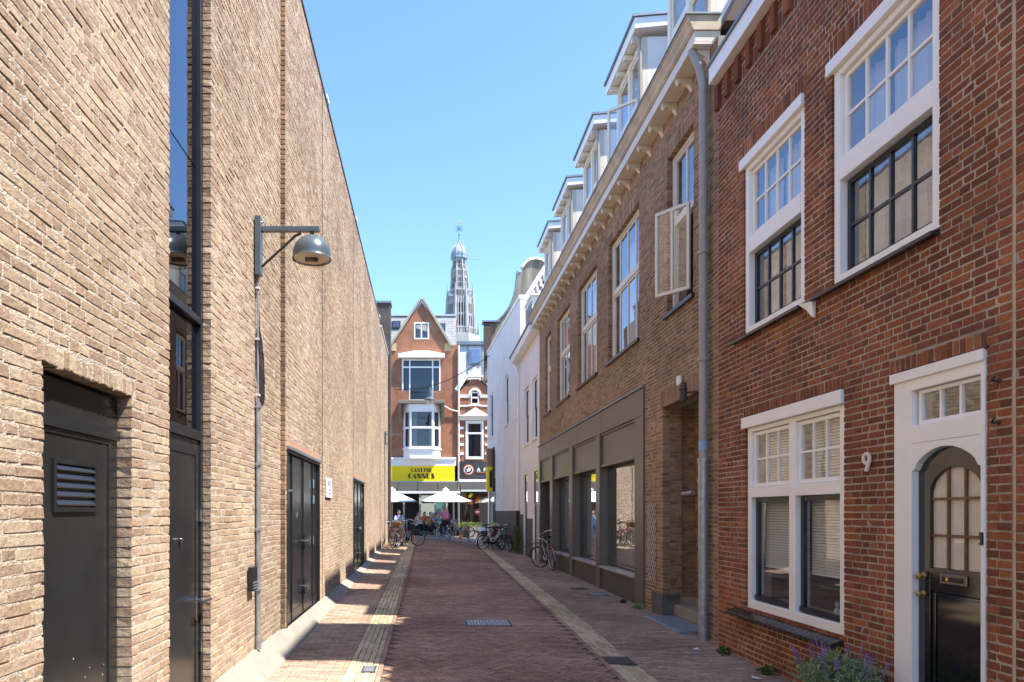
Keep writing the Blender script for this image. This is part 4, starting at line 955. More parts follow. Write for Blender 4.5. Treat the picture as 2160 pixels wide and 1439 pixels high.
# stone gable of the corner building and pantiled roof
gb = thing('gable_building', 'old corner building with curved weathered neck gable and pantiled roof', 'building', (6.1, 36, 0))
half = [(3.22, 9.0), (3.22, 12.28), (3.72, 12.30), (4.05, 12.42), (4.36, 12.72), (4.62, 13.1), (4.79, 13.45), (4.95, 13.9), (5.04, 14.3), (5.10, 14.8), (5.13, 15.15), (5.36, 15.15), (5.42, 15.4), (5.56, 15.62), (5.8, 15.80), (6.12, 15.86)]
prof = half+[(12.24-x, z) for x, z in reversed(half[:-1])]
GP = PY(38.3)
MB().prism(GP, prof, -.45, 0).build('gable_wall', 'render', gb)
for sgn in (1, -1):
    pts = [(x if sgn > 0 else 12.24-x, z) for x, z in half[2:11]]; mb = MB()
    for i in range(len(pts)-1):
        (x0, z0), (x1, z1) = pts[i], pts[i+1]; mb.hexa([(x0, 38.2, z0), (x1, 38.2, z1), (x1, 38.8, z1), (x0, 38.8, z0), (x0-.05*sgn, 38.2, z0+.09), (x1-.07*sgn, 38.2, z1+.05), (x1-.07*sgn, 38.8, z1+.05), (x0-.05*sgn, 38.8, z0+.09)])
    mb.build('lead_coping', 'lead', gb)
pts = [(x, z) for x, z in prof if z > 15.2]; mb = MB()
for i in range(len(pts)-1):
    (x0, z0), (x1, z1) = pts[i], pts[i+1]; k = lambda x, z: (6.12+(x-6.12)*1.16, 15.0+(z-15.0)*1.15)
    (u0, v0), (u1, v1) = k(x0, z0), k(x1, z1); mb.hexa([(x0, 38.2, z0), (x1, 38.2, z1), (x1, 38.8, z1), (x0, 38.8, z0), (u0, 38.2, v0), (u1, 38.2, v1), (u1, 38.8, v1), (u0, 38.8, v0)])
mb.build('arched_coping', 'white', gb)
B1('gable_pier', 'fardark', gb, 3.2, 3.62, 38.15, 38.299, 10.2, 12.25); B1('pier_cap', 'lead', gb, 3.12, 4.1, 38.1, 38.8, 12.31, 12.40)
rv = MB(); rv.v = [(4.0, 28.6, 10.3), (8.6, 28.6, 10.3), (8.6, 38.2, 10.3), (4.0, 38.2, 10.3), (6.3, 30.6, 14.1), (6.3, 38.2, 14.1)]; rv.f = [(0, 3, 2, 1), (0, 1, 4), (1, 2, 5, 4), (2, 3, 5), (3, 0, 4, 5)]; rv.build('roof', 'roof', gb)
B1('body', 'render', gb, 4.3, 8.6, 28.6, 38.29, 10.01, 10.29)
B1('lower_body', 'fardark', gb, 4.6, 8.9, 38.32, 38.7, 3.45, 12)
# pantiles on the hip that faces the street entrance
slope = Vector((0, 2.0, 3.8)).normalized(); nrm = Vector((0, -slope.z, slope.y)); n = 8
ring = [[Vector((.27*(i/n-.5), 0, 0))+slope*.36*e+nrm*(.055*math.sin(2*math.pi*i/n)+.03*(1-e)) for i in range(n+1)] for e in (0, 1)]
mesh = bpy.data.meshes.new('roof_tile'); vs = [tuple(q) for q in ring[0]+ring[1]]+[tuple(q-nrm*.025) for q in ring[0]]
mesh.from_pydata(vs, [], [(i, i+1, n+2+i, n+1+i) for i in range(n)]+[(i, 2*n+2+i, 2*n+3+i, i+1) for i in range(n)])
mesh.materials.append(plain('grey glazed pantile', (.38, .37, .33), .4, var=.3, scale=6))
for r in range(12):
    h_ = .05+r*.33; zz = h_*slope.z; xm = 4.0+2.3*zz/3.8
    for c in range(18):
        x = xm+.12+c*.25-(.0 if c else 0)
        if x > 8.6-2.3*zz/3.8: break
        o = bpy.data.objects.new('roof_tile', mesh); COL.objects.link(o); o.parent = gb
        o.location = Vector((x, 28.6, 10.3))+slope*h_+nrm*.05-wloc(gb)
MB().tube([(3.96, 28.55, 10.36), (6.28, 30.55, 14.2)], .09, 8).build('hip_ridge', 'white', gb)

# ================================================================ cafe building at the end of the street
Yc = 46.0; CPn = PY(Yc); k_ = Yc/1440
def cu(u): return (u-900)*k_
def cv(v): return EYE+(1080-v)*k_
cafe = thing('cafe_building', 'orange brick gabled building with white bay window and yellow fascia', 'building', (-.5, Yc+1, 0))
gwin = (cu(873), cu(905), cv(716), cv(680)); uwin = (cu(848), cu(929), cv(846), cv(758)); bwin = (cu(853), cu(927), cv(945), cv(864))
xl, xr = -4.5, cu(966.5)
wall_with_holes(MB(), CPn, xl, xr, 4.9, 12.95, [uwin, bwin], -.3, 0, 0).build('wall', 'farred', cafe)
gp = [(cu(828), 12.951), (cu(950), 12.951), (cu(946.5), 13.0), (cu(890), cv(637)), (cu(830), cv(718))]
# gable with a window hole: built from three pieces round the opening
g0, g1, h0, h1 = gwin
def gx(z): # gable half edges at height z
    t = (z-13.1)/(cv(637)-13.1); return cu(829)+(cu(890)-cu(829))*t, cu(948)+(cu(890)-cu(948))*t
mb = MB(); a, b = gx(h0); mb.prism(CPn, [(cu(826), 12.951), (cu(951), 12.951), (b, h0), (a, h0)], -.3, 0)
c, d = gx(h1); mb.prism(CPn, [(a, h0), (g0, h0), (g0, h1), (c, h1)], -.3, 0); mb.prism(CPn, [(g1, h0), (b, h0), (d, h1), (g1, h1)], -.3, 0)
mb.prism(CPn, [(c, h1), (d, h1), (cu(890), cv(637))], -.3, 0); mb.build('gable_wall', 'farred', cafe)
for (p, q) in (((cu(826), 12.9), (cu(890), cv(632))), ((cu(890), cv(632)), (cu(951), 12.8))):
    dv = Vector((q[0]-p[0], q[1]-p[1])).normalized(); nv = Vector((-dv.y, dv.x))*.16
    MB().prism(CPn, [p, q, (q[0]+nv.x, q[1]+nv.y), (p[0]+nv.x, p[1]+nv.y)], -.34, .16).build('verge_board', solid('weathered verge', (.36, .33, .26), .7), cafe, bevel=.01)
for a, b in ((cu(826), cu(836)), (cu(938), cu(951))): PB('kneeler', solid('sandstone', (.50, .38, .22), .8), cafe, CPn, a, b, 12.55, 13.05, .001, .06)
RS = PL((0, Yc+.1, 0), (1, 0, 0), (0, -1, 0))
for a0, a1 in ((xl, cu(890)), (cu(890)+.01, xr-.1)):
    MB().hexa([(a0, Yc+.05, 12.96), (a1, Yc+.05, 12.96), (a1, Yc+.35, 12.96), (a0, Yc+.35, 12.96), (a0, Yc+1.1, 15.2), (a1, Yc+1.1, 15.2), (a1, Yc+1.5, 15.2), (a0, Yc+1.5, 15.2)]).build('slate_roof', 'slate', cafe)
B1('roof_edge', 'zincroof', cafe, xl, xr-.08, Yc+1.0, Yc+1.6, 15.205, 15.3); B1('body', 'farred', cafe, xl, xr-.02, Yc+1.6, Yc+8, -.3, 15.1)
for u0, u1, v0, v1 in ((826, 844, 688, 670), (922, 940, 695, 676)):
    z0, z1 = cv(v0), cv(v1); y0 = Yc+.05+(z0-12.96)*.47; y1 = Yc+.05+(z1-12.96)*.47
    o = MB().hexa([(cu(u0), y0-.12, z0), (cu(u1), y0-.12, z0), (cu(u1), y0+.1, z0), (cu(u0), y0+.1, z0), (cu(u0), y1-.12, z1), (cu(u1), y1-.12, z1), (cu(u1), y1+.1, z1), (cu(u0), y1+.1, z1)]).build('skylight', 'steel2', cafe)
    e = .08; MB().hexa([(cu(u0)+e, y0-.14, z0+e), (cu(u1)-e, y0-.14, z0+e), (cu(u1)-e, y0-.125, z0+e), (cu(u0)+e, y0-.125, z0+e), (cu(u0)+e, y1-.16, z1-e), (cu(u1)-e, y1-.16, z1-e), (cu(u1)-e, y1-.145, z1-e), (cu(u0)+e, y1-.145, z1-e)]).build('pane', 'glass', o)
def farwin(house, P, a0, a1, b0, b1, cols, c=-.05, fw=.09, mat='white', smat='navy', edges=None, rowsplit=None, room=.9):
    o = window(house, P, a0+.002, a1-.002, b0+.002, b1-.002, c, fw, mat, d=.12)
    zs = [b0+fw]+([rowsplit] if rowsplit else [])+[b1-fw]; ed = edges or [i/cols for i in range(cols+1)]
    for i in range(len(ed)-1):
        p, q = a0+fw+(a1-a0-2*fw)*ed[i], a0+fw+(a1-a0-2*fw)*ed[i+1]
        for j in range(len(zs)-1):
            sash(o, P, p+.02, q-.02, zs[j]+.02, zs[j+1]-.02, c-.04, .045, smat, 1, 1, glass='glass_far')
        if i: PB('mullion', mat, o, P, p-.045, p+.045, b0+fw, b1-fw, c-.11, c-.004)
    if rowsplit: PB('transom', mat, o, P, a0+fw, a1-fw, rowsplit-.05, rowsplit+.05, c-.10, c+.004)
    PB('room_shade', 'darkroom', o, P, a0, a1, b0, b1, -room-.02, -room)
    return o
farwin(cafe, CPn, *gwin, 2, c=.02)
o = farwin(cafe, CPn, uwin[0], uwin[1], uwin[2], uwin[3], 3, c=.05, edges=[0, .18, .82, 1], rowsplit=cv(775))
mb = MB(); mb.prism(CPn, [(cu(840), cv(757)), (cu(938), cv(757)), (cu(938), cv(749)), (cu(925), cv(747)), (cu(905), cv(743)), (cu(873), cv(743)), (cu(853), cv(747)), (cu(840), cv(749))], .06, .42); mb.build('pediment', 'white', o, bevel=.02)
bl = MB(); bl.pb(CPn, cu(841), cu(937), cv(855), cv(848), .01, .85); bal = bl.build('balcony', solid('balcony stone', (.20, .17, .13), .8), cafe, bevel=.02)
for a in range(17): x = cu(866)+a*(cu(912)-cu(866))/16; B1('baluster', 'steel2', bal, x-.012, x+.012, Yc-.78, Yc-.755, cv(847.9), cv(824))
B1('hand_rail', 'steel2', bal, cu(865), cu(913), Yc-.79, Yc-.745, cv(823.9), cv(822.5))
for a, b in ((842, 863), (915, 936)): PB('balcony_pier', 'farred', bal, CPn, cu(a), cu(b), cv(847.9), cv(829), .5, .8)
# projecting bay
BYd = .62
bp = [(cu(851), 0), (cu(865), BYd), (cu(914), BYd), (cu(929), 0)]
def ringp(z, g=0): return [(bp[0][0]-g, Yc, z), (bp[1][0]-g*.6, Yc-BYd-g, z), (bp[2][0]+g*.6, Yc-BYd-g, z), (bp[3][0]+g, Yc, z)]
bay = MB().poly(ringp(cv(969)), ringp(cv(950))).build('bay', 'white', cafe, bevel=.01)
MB().poly(ringp(cv(949.8), .08), ringp(cv(946.5), .08)).build('bay_sill', 'white', bay)
MB().poly(ringp(cv(868), .04), ringp(cv(855.3), .06)).build('bay_head', 'white', bay)
def seg(i):
    p, q = Vector((bp[i][0], Yc-bp[i][1], 0)), Vector((bp[i+1][0], Yc-bp[i+1][1], 0)); d_ = (q-p).normalized(); return PL(p, d_, (d_.y, -d_.x, 0)), (q-p).length
for i in range(3):
    SPl, L_ = seg(i); zb, zt, zm = cv(946), cv(868.3), cv(904)
    frame4(MB(), SPl, .02, L_-.02, zb, zt, -.10, .0, .09).build('bay_window', 'white', bay)
    PB('transom', 'white', bay, SPl, .11, L_-.11, zm-.07, zm+.07, -.1, .012)
    for lo, hi in ((zb+.09, zm-.07), (zm+.07, zt-.09)): PB('pane', 'glass_far', bay, SPl, .11, L_-.11, lo, hi, -.06, -.05)
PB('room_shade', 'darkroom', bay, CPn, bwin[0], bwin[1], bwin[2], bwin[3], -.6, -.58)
curtain(bay, CPn, cu(858), cu(880), cv(944), cv(868), -.35, 'lead', folds=5); curtain(bay, CPn, cu(905), cu(924), cv(944), cv(868), -.35, 'lead', folds=5)
for a in (844, 934): MB().prism(PL((cu(a), Yc, 0), (0, -1, 0), (1, 0, 0)), [(.0, cv(855.5)), (.8, cv(855.5)), (.75, cv(862)), (.45, cv(868)), (.4, cv(875)), (.12, cv(882)), (0, cv(890))], -.1, .1).build('balcony_bracket', solid('balcony stone', (.2, .17, .13)), bal)
# fascia and shopfront of the cafe
PB('cornice', 'white', cafe, CPn, xl, xr-.15, cv(970), cv(965.5), -.05, .17, bevel=.02); PB('cornice_board', 'white', cafe, CPn, xl, xr-.15, cv(983), cv(970.1), -.05, .10)
fs_ = PB('fascia', 'yellow', cafe, CPn, xl, cu(959), cv(1015), cv(983.2), -.05, .12)
PB('fascia_edge', 'zincroof', fs_, CPn, xl, cu(966), cv(1017.5), cv(1015.2), -.05, .2)
for a in (872, 909): MB().tube([CPn.p(cu(a), cv(975), .10), CPn.p(cu(a), cv(975), .26)], .09, 10).build('spotlight', 'white', fs_)
def deco(word, u0, u1, v0, v1, par, mat='ink', P=CPn, c=.122):
    n = len(word); cw = (cu(u1)-cu(u0))/n; z0, z1 = cv(v1), cv(v0); h = z1-z0
    for i, ch in enumerate(word):
        x = cu(u0)+i*cw; w_ = cw*.86; tk, tn = w_*.42, w_*.12; mb = MB()
        R_ = lambda a, b, p, q: mb.pb(P, x+a*w_, x+b*w_, z0+p*h, z0+q*h, c, c+.012)
        Q = lambda pts: mb.prism(P, [(x+a*w_, z0+b*h) for a, b in pts], c, c+.012)
        if ch == 'C': Q([(.62, 1), (.3, 1), (.08, .8), (0, .5), (.08, .2), (.3, 0), (.62, 0), (.46, .25), (.42, .5), (.46, .75)]); R_(.62, .95, .9, 1); R_(.62, .95, 0, .1)
        elif ch == 'A': Q([(.4, 1), (.6, 1), (1, 0), (.55, 0)]); Q([(.4, 1), (.44, .88), (.12, 0), (0, 0)]); R_(.2, .7, .24, .33)
        elif ch == 'N': Q([(.0, 1), (.42, 1), (1, 0), (.58, 0)]); R_(0, .1, 0, .95); R_(.9, 1, .05, 1)
        elif ch == 'T': R_(.0, 1, .88, 1); R_(.28, .72, 0, .88)
        elif ch == 'I': R_(.28, .72, 0, 1)
        elif ch == 'E': R_(.05, .48, 0, 1); R_(.48, .95, .9, 1); R_(.48, .85, .46, .55); R_(.48, .95, 0, .1)
        elif ch == 'S': Q([(.1, .75), (.2, 1), (.5, 1), (1, .25), (.85, 0), (.6, 0)]); R_(.5, .92, .9, 1); R_(.1, .6, 0, .1)
        mb.build('letter', mat, par)
deco('CANTINE', 867, 912, 988, 996, fs_); deco('CANNES', 861, 918, 999, 1009.5, fs_)
def awning(name_par, u0, u1, v0, v1, out, mat='awning', n=5, bar='zincroof', barv=4.5, over=0):
    mb = MB(); a = [CPn.p(cu(u0), cv(v0), .3), CPn.p(cu(u1), cv(v0), .3)]; kk = (Yc-out)/1440
    o_ = []
    for i in range(n):
        f0, f1 = i/n, (i+1)/n-.006; xa = lambda f: cu(u0)+(cu(u1)-cu(u0))*f
        zf = EYE+(1080-v1)*kk; zb = cv(v0)
        q = lambda x: [(x, Yc-.3, zb), (x, Yc-out, zf), (x, Yc-out, zf-.03), (x, Yc-.3, zb-.03)]
        MB().poly(q(xa(f0)), q(xa(f1))).build('awning_panel', mat, name_par)
    B1('front_bar', bar, name_par, cu(u0), cu(u1)*(Yc-out)/Yc+over, Yc-out-.1, Yc-out, zf-barv*kk-.02, zf-.005)
aw = thing('awning', 'wide grey cloth awning with white front bar under the yellow fascia', 'awning', (0, Yc-1, 3)); awning(aw, 760, 964, 1018, 1036, 2.4, over=.2)
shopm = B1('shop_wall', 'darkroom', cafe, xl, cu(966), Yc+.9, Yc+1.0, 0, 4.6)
for u in (813, 852, 886, 918, 943, 957): PB('shop_post', solid('pale grey post', (.5, .5, .48), .6), cafe, CPn, cu(u)-.06, cu(u)+.06, 0, cv(1018), -.15, -.02)
PB('shop_window', 'glass', cafe, CPn, cu(888), cu(916), 1.0, 3.5, -.1, -.08); PB('stall_wall', solid('grey cafe panel', (.22, .22, .21), .8), cafe, CPn, cu(887), cu(917), 1.8, 3.4, -.6, -.5)
PB('shop_window', solid('teal glass', (.05, .22, .2), .1), cafe, CPn, cu(920), cu(941), .4, 3.5, -.12, -.08)
for u in (866, ): 
    lp = thing('pendant_lamp', 'small glowing orange pendant inside the dark cafe entrance', 'lamp', (cu(869), Yc+.4, 3.0)); MB().lathe((cu(869), Yc+.4, 0), [(.001, 3.25), (.1, 3.2), (.16, 3.0), (.12, 2.95), (.001, 2.95)], 14).build('shade', 'warmlamp', lp, smooth=True)
# drainpipe between the two
MB().tube([CPn.p(cu(967.5), 12.9, .1), CPn.p(cu(967.5), .2, .1)], .07, 10).build('drainpipe', 'cream', cafe, smooth=True)
MB().tube([CPn.p(cu(937), cv(858), .3), CPn.p(cu(950), cv(865), .15), CPn.p(cu(966), cv(869), .12)], .05, 8).build('branch_pipe', 'cream', cafe)

# ---------------------------------------------------------------- narrow house beside it
nh = thing('narrow_house', 'very narrow striped brick house with small stepped gable and black fascia', 'house', (2.9, Yc+.6, 0))
n0, n1 = cu(969.5), cu(1045); mid = cu(1002)
nw = (cu(982), cu(1020), cv(969), cv(888)); aw_ = (cu(993), cu(1010), cv(853), cv(827))
ztop = cv(800)
mb = MB(); wall_with_holes(mb, CPn, n0, cu(1034), 3.2, cv(826.5), [nw, aw_], -.3, 0, 0)
mb.prism(CPn, [(n0, cv(826.4)), (cu(1034), cv(826.4)), (cu(1020), cv(812)), (mid+.25, ztop), (mid-.25, ztop), (cu(984), cv(812))], -.3, 0); mb.build('wall', 'farred', nh)
for p, q in (((n0-.1, cv(826)), (mid-.45, cv(794))), ((mid+.45, cv(794)), (cu(1036), cv(826)))):
    dv = Vector((q[0]-p[0], q[1]-p[1])).normalized(); nv = Vector((-dv.y, dv.x))*.28
    MB().prism(CPn, [p, q, (q[0]+nv.x, q[1]+nv.y), (p[0]+nv.x, p[1]+nv.y)], -.3, .12).build('gable_coping', 'white', nh)
MB().prism(CPn, [(mid-.5, cv(796)), (mid+.5, cv(796)), (mid+.3, cv(784)), (mid, cv(774)), (mid-.3, cv(784))], -.25, .13).build('gable_finial', 'white', nh)
for v0, v1 in ((839, 833), (858, 855)): 
    for a, b in ((n0, cu(991)), (cu(1012), cu(1034))): PB('stone_band', 'white', nh, CPn, a, b, cv(v0), cv(v1), .001, .05)
o = farwin(nh, CPn, *aw_, 1, c=.03, fw=.07, rowsplit=cv(839))
mb = MB()
for i in range(12):
    a0, a1 = math.pi*i/12, math.pi*(i+1)/12; cx, cz = cu(1001.5), cv(834)
    mb.prism(CPn, [(cx+.30*math.cos(a0), cz+.34*math.sin(a0)), (cx+.44*math.cos(a0), cz+.5*math.sin(a0)), (cx+.44*math.cos(a1), cz+.5*math.sin(a1)), (cx+.30*math.cos(a1), cz+.34*math.sin(a1))], .031, .08)
mb.build('arch', 'white', nh)
PB('arch_sill', 'white', nh, CPn, cu(988), cu(1015), cv(857), cv(854), .051, .16)
MB().prism(CPn, [(cu(976), cv(876)), (cu(1028), cv(876)), (mid, cv(860))], .001, .16).build('pediment', 'cream', nh, bevel=.02)
PB('frieze', 'cream', nh, CPn, n0, cu(1032), cv(887), cv(876.3), .001, .14, bevel=.02); PB('frieze_ledge', 'white', nh, CPn, n0-.05, cu(1034), cv(878.5), cv(876.5), .142, .26)
farwin(nh, CPn, *nw, 1, c=.04, fw=.12, smat='white', rowsplit=cv(914), room=1.2)
for v in (903, 920, 938, 957):
    for a, b in ((n0, cu(978)), (cu(1023), cu(1030))): PB('quoin', 'white', nh, CPn, a, b, cv(v+2.5), cv(v-2.5), .001, .06)
fa = PB('fascia', solid('black quilted fascia', (.028, .03, .035), .45), nh, CPn, cu(968), cu(1050), cv(1010), cv(974), .001, .16)
rows = 8; w_ = cu(1050)-cu(968); h_ = cv(975)-cv(1009)
for k in range(-rows, 40):
    for sgn in (1, -1):
        p0 = (cu(968)+k*.15, cv(1009)); L_ = h_; a, b = p0[0], p0[0]+L_*.8
        if a < cu(968.5) or b > cu(1049): continue
        e = .012; x0, x1 = (a, b) if sgn > 0 else (b, a)
        MB().prism(CPn, [(x0-e, cv(1009)), (x0+e, cv(1009)), (x1+e, cv(975)), (x1-e, cv(975))], .161+.004*(sgn > 0), .166+.004*(sgn > 0)).build('quilt_line', solid('quilt line', (.12, .125, .13), .5), fa)
cx, cz = cu(988), cv(991.5)
for r0, r1, m, c in ((.0, .355, 'orange', .18), (.0, .29, 'whiteprint', .19), (.0, .24, solid('navy badge', (.01, .02, .06), .5), .20)): MB().lathe((cx, Yc-c, cz), [(.001, 0), (r1, 0), (r1, .008), (.001, .008)], 28, 'y').build('badge', m, fa)
MB().prism(CPn, [(cx-.17, cz-.15), (cx-.05, cz-.12), (cx+.1, cz-.10), (cx+.14, cz+.05), (cx+.2, cz+.12), (cx+.05, cz+.12), (cx-.02, cz+.2), (cx-.04, cz+.06), (cx-.18, cz+.05), (cx-.08, cz-.03)], .201, .21).build('emblem', 'whiteprint', fa)
def slab(ch, x, z, w, h, par, P=CPn, c=.18):
    mb = MB(); R_ = lambda a, b, p, q: mb.pb(P, x+a*w, x+b*w, z+p*h, z+q*h, c, c+.012); Q = lambda pts: mb.prism(P, [(x+a*w, z+b*h) for a, b in pts], c, c+.012)
    if ch == 'A': Q([(.36, 1), (.64, 1), (.98, .15), (.68, .15), (.5, .7), (.32, .15), (.1, .15)]); R_(0, .42, 0, .15); R_(.55, 1.05, 0, .15); R_(.3, .7, .28, .4)
    if ch == 'F': R_(.15, .48, 0, 1); R_(0, .62, 0, .14); R_(.48, 1, .85, 1); R_(.85, 1, .68, .85); R_(.48, .8, .45, .6)
    if ch == 'I': R_(.3, .7, 0, 1); R_(.08, .92, 0, .14); R_(.08, .92, .86, 1)
    if ch == 'S': R_(0, .95, .85, 1); R_(0, .3, .55, .85); R_(0, .95, .42, .58); R_(.65, .95, .15, .42); R_(0, .95, 0, .15)
    if ch == 'H': R_(.0, .35, 0, 1); R_(.65, 1, 0, 1); R_(.35, .65, .42, .58)
    mb.build('letter', 'whiteprint', par)
x = cu(1005)
for ch, w in (('A', .26), (' ', .1), ('F', .22), ('I', .16), ('S', .22), ('H', .25)):
    if ch != ' ': slab(ch, x, cv(995), w, cv(987.5)-cv(995), fa)
    x += w+.04
PB('underline', 'orange', fa, CPn, cu(1005), cu(1046), cv(998), cv(996.8), .18, .192)
PB('shop_band', 'white', nh, CPn, cu(968), cu(1050), cv(1017), cv(1011.5), .0, .3)
aw2 = thing('awning', 'short dark awning with pale front bar over the narrow shop', 'awning', (3.2, Yc-.7, 3)); awning(aw2, 970, 1050, 1018, 1033, 1.4, n=3, barv=3.6)
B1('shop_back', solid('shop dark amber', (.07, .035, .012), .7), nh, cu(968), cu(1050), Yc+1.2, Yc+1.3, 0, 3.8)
PB('shop_post', 'steel2', nh, CPn, cu(968)-.02, cu(970), 0, cv(1017.2), -.2, .1); PB('shop_post', solid('pale grey post', (.5, .5, .48)), nh, CPn, cu(1029), cu(1032), 0, cv(1017.2), -.2, .1)
for i, (u, v) in enumerate(((992, 1060), (1007, 1056))):
    lp = thing('pendant_lamp', ('left', 'right')[i]+' of two big orange pendant lampshades in the narrow shop', 'lamp', (cu(u), Yc+.3, 2.2)); z = cv(v); MB().lathe((cu(u), Yc+.3, 0), [(.001, z+.35), (.1, z+.3), (.24, z+.02), (.22, z-.12), (.001, z-.15)], 18).build('shade', 'warmlamp', lp, smooth=True)
rb = thing('round_sign', 'round black shop sign with a yellow bird emblem under the narrow awning', 'sign', (cu(992), Yc-.5, cv(1046)))
MB().lathe((cu(992), Yc-.5, cv(1046)), [(.001, 0), (.24, 0), (.24, .04), (.001, .04)], 26, 'y').build('disc', 'ink', rb); q = cu(992), cv(1046)
MB().prism(PY(Yc-.5), [(q[0]-.14, q[1]-.13), (q[0]+.02, q[1]-.11), (q[0]+.1, q[1]), (q[0]+.16, q[1]+.1), (q[0]+.04, q[1]+.1), (q[0]-.02, q[1]+.17), (q[0]-.05, q[1]+.03), (q[0]-.15, q[1]+.03)], .001, .012).build('emblem', 'yellow', rb)
st = thing('shop_sticker', 'round red and cream notice on the narrow shop window', 'sign', (cu(1007), Yc-.1, cv(1080))); MB().lathe((cu(1007), Yc-.06, cv(1080)), [(.001, 0), (.2, 0), (.2, .012), (.001, .012)], 24, 'y').build('disc', solid('brick red print', (.45, .08, .05)), st); PB('bar', 'whiteprint', st, CPn, cu(1007)-.12, cu(1007)+.12, cv(1081.5), cv(1078.5), .061, .07)
PB('shop_window', 'glass', nh, CPn, cu(971), cu(1028), .5, cv(1035), -.1, -.09)
# mansard of the narrow house
MB().hexa([(n0-.1, Yc+.4, cv(800)), (cu(1050), Yc+.4, cv(800)), (cu(1050), Yc+3, cv(800)), (n0-.1, Yc+3, cv(800)), (n0-.1, Yc+.9, cv(722)), (cu(1050), Yc+.9, cv(722)), (cu(1050), Yc+3, cv(722)), (n0-.1, Yc+3, cv(722))]).build('mansard', 'zincroof', nh)
for u in (987, 1019): MB().hexa([(cu(u), Yc+.34, cv(795)), (cu(u)+.05, Yc+.34, cv(795)), (cu(u)+.05, Yc+.4, cv(795)), (cu(u), Yc+.4, cv(795)), (cu(u), Yc+.84, cv(723)), (cu(u)+.05, Yc+.84, cv(723)), (cu(u)+.05, Yc+.9, cv(723)), (cu(u), Yc+.9, cv(723))]).build('roof_seam', 'lead', nh)
sw = MB().hexa([(cu(992), Yc+.45, cv(766)), (cu(1016), Yc+.45, cv(766)), (cu(1016), Yc+.8, cv(766)), (cu(992), Yc+.8, cv(766)), (cu(992), Yc+.65, cv(729)), (cu(1016), Yc+.65, cv(729)), (cu(1016), Yc+.95, cv(729)), (cu(992), Yc+.95, cv(729))]).build('roof_window', 'lead', nh)
MB().hexa([(cu(995), Yc+.43, cv(763)), (cu(1013.5), Yc+.43, cv(763)), (cu(1013.5), Yc+.44, cv(763)), (cu(995), Yc+.44, cv(763)), (cu(995), Yc+.60, cv(732)), (cu(1013.5), Yc+.60, cv(732)), (cu(1013.5), Yc+.61, cv(732)), (cu(995), Yc+.61, cv(732))]).build('pane', solid('sky lit pane', (.10, .17, .30), .08), sw)
B1('roof_top', 'lead', nh, n0-.15, cu(1052), Yc+.7, Yc+4, cv(721.5), cv(714)); B1('body', 'stucco', nh, n0+.02, cu(1048), Yc+1.35, Yc+6, -.3, cv(800)-.02)
eh = thing('end_house', 'plain brick house beside the narrow one behind the corner sign', 'house', (6, 47, 0)); B1('wall', 'farred', eh, cu(1051), 11, Yc-.05, Yc+6, -.2, 10.5); B1('shop_glass', solid('teal glass', (.05, .22, .2)), eh, cu(1053), 10, Yc-.1, Yc-.06, .4, 3.2)
MB().prism(PL((0, Yc-.05, 0), (1, 0, 0), (0, 1, 0)), [(4.6, 10.51), (11.2, 10.51), (8, 14)], 0, 6).build('roof', 'roof', eh)
eh2 = thing('end_house', 'plain brick house left of the cafe hidden behind the dark corner', 'house', (-7, 47, 0)); B1('wall', 'farred', eh2, -11, -4.52, Yc, Yc+6, -.2, 11); B1('roof', 'roof', eh2, -11.1, -4.6, Yc-.1, Yc+6, 11.01, 11.3)

# ================================================================ church tower far behind
D = 178.0; kt = D/1440
tx = lambda u: (u-900)*kt
tz = lambda v: EYE+(1080-v)*kt
tw_ = thing('church_tower', 'distant ornate grey church lantern tower with onion dome and weathervane', 'tower', (8.6, D, 0))
TX = tx(968.5); rot = math.pi/8
def octa(r, z, off=0): return [(TX+off+r*math.cos(rot+math.pi/4*i), D+r*math.sin(rot+math.pi/4*i), z) for i in range(8)]
def tier(r0, r1, v0, v1, slots=2, name='tier', off=0):
    z0, z1 = tz(v0), tz(v1)
    o = MB().poly(octa(r0*.86, z0, off), octa(r1*.86, z1, off)).build(name, 'churchdark', tw_)
    for i in range(8):
        a0, a1 = rot+math.pi/4*i, rot+math.pi/4*(i+1)
        P0 = Vector((TX+off+r0*math.cos(a0), D+r0*math.sin(a0), z0)); P1 = Vector((TX+off+r1*math.cos(a0), D+r1*math.sin(a0), z1))
        MB().tube([P0, P1], [r0*.13, r1*.12], 6).build('corner_pier', 'churchstone', o)
        Q0 = Vector((TX+off+r0*math.cos(a1), D+r0*math.sin(a1), z0)); Q1 = Vector((TX+off+r1*math.cos(a1), D+r1*math.sin(a1), z1))
        for s_ in range(1, slots+1):
            f = s_/(slots+1); MB().tube([P0.lerp(Q0, f), P1.lerp(Q1, f)], r0*.045, 5).build('mullion', 'churchstone', o)
        for f0, f1 in ((0, .22), (.5, .56), (.82, 1)):
            A, B_ = P0.lerp(P1, f0), Q0.lerp(Q1, f0); A2, B2 = P0.lerp(P1, f1), Q0.lerp(Q1, f1); cen = Vector((TX+off, D, 0))
            def inn(p, s=.94): return Vector((cen.x+(p.x-cen.x)*s, cen.y+(p.y-cen.y)*s, p.z))
            MB().hexa([A, B_, inn(B_), inn(A), A2, B2, inn(B2), inn(A2)]).build('spandrel', 'churchstone', o)
    return o
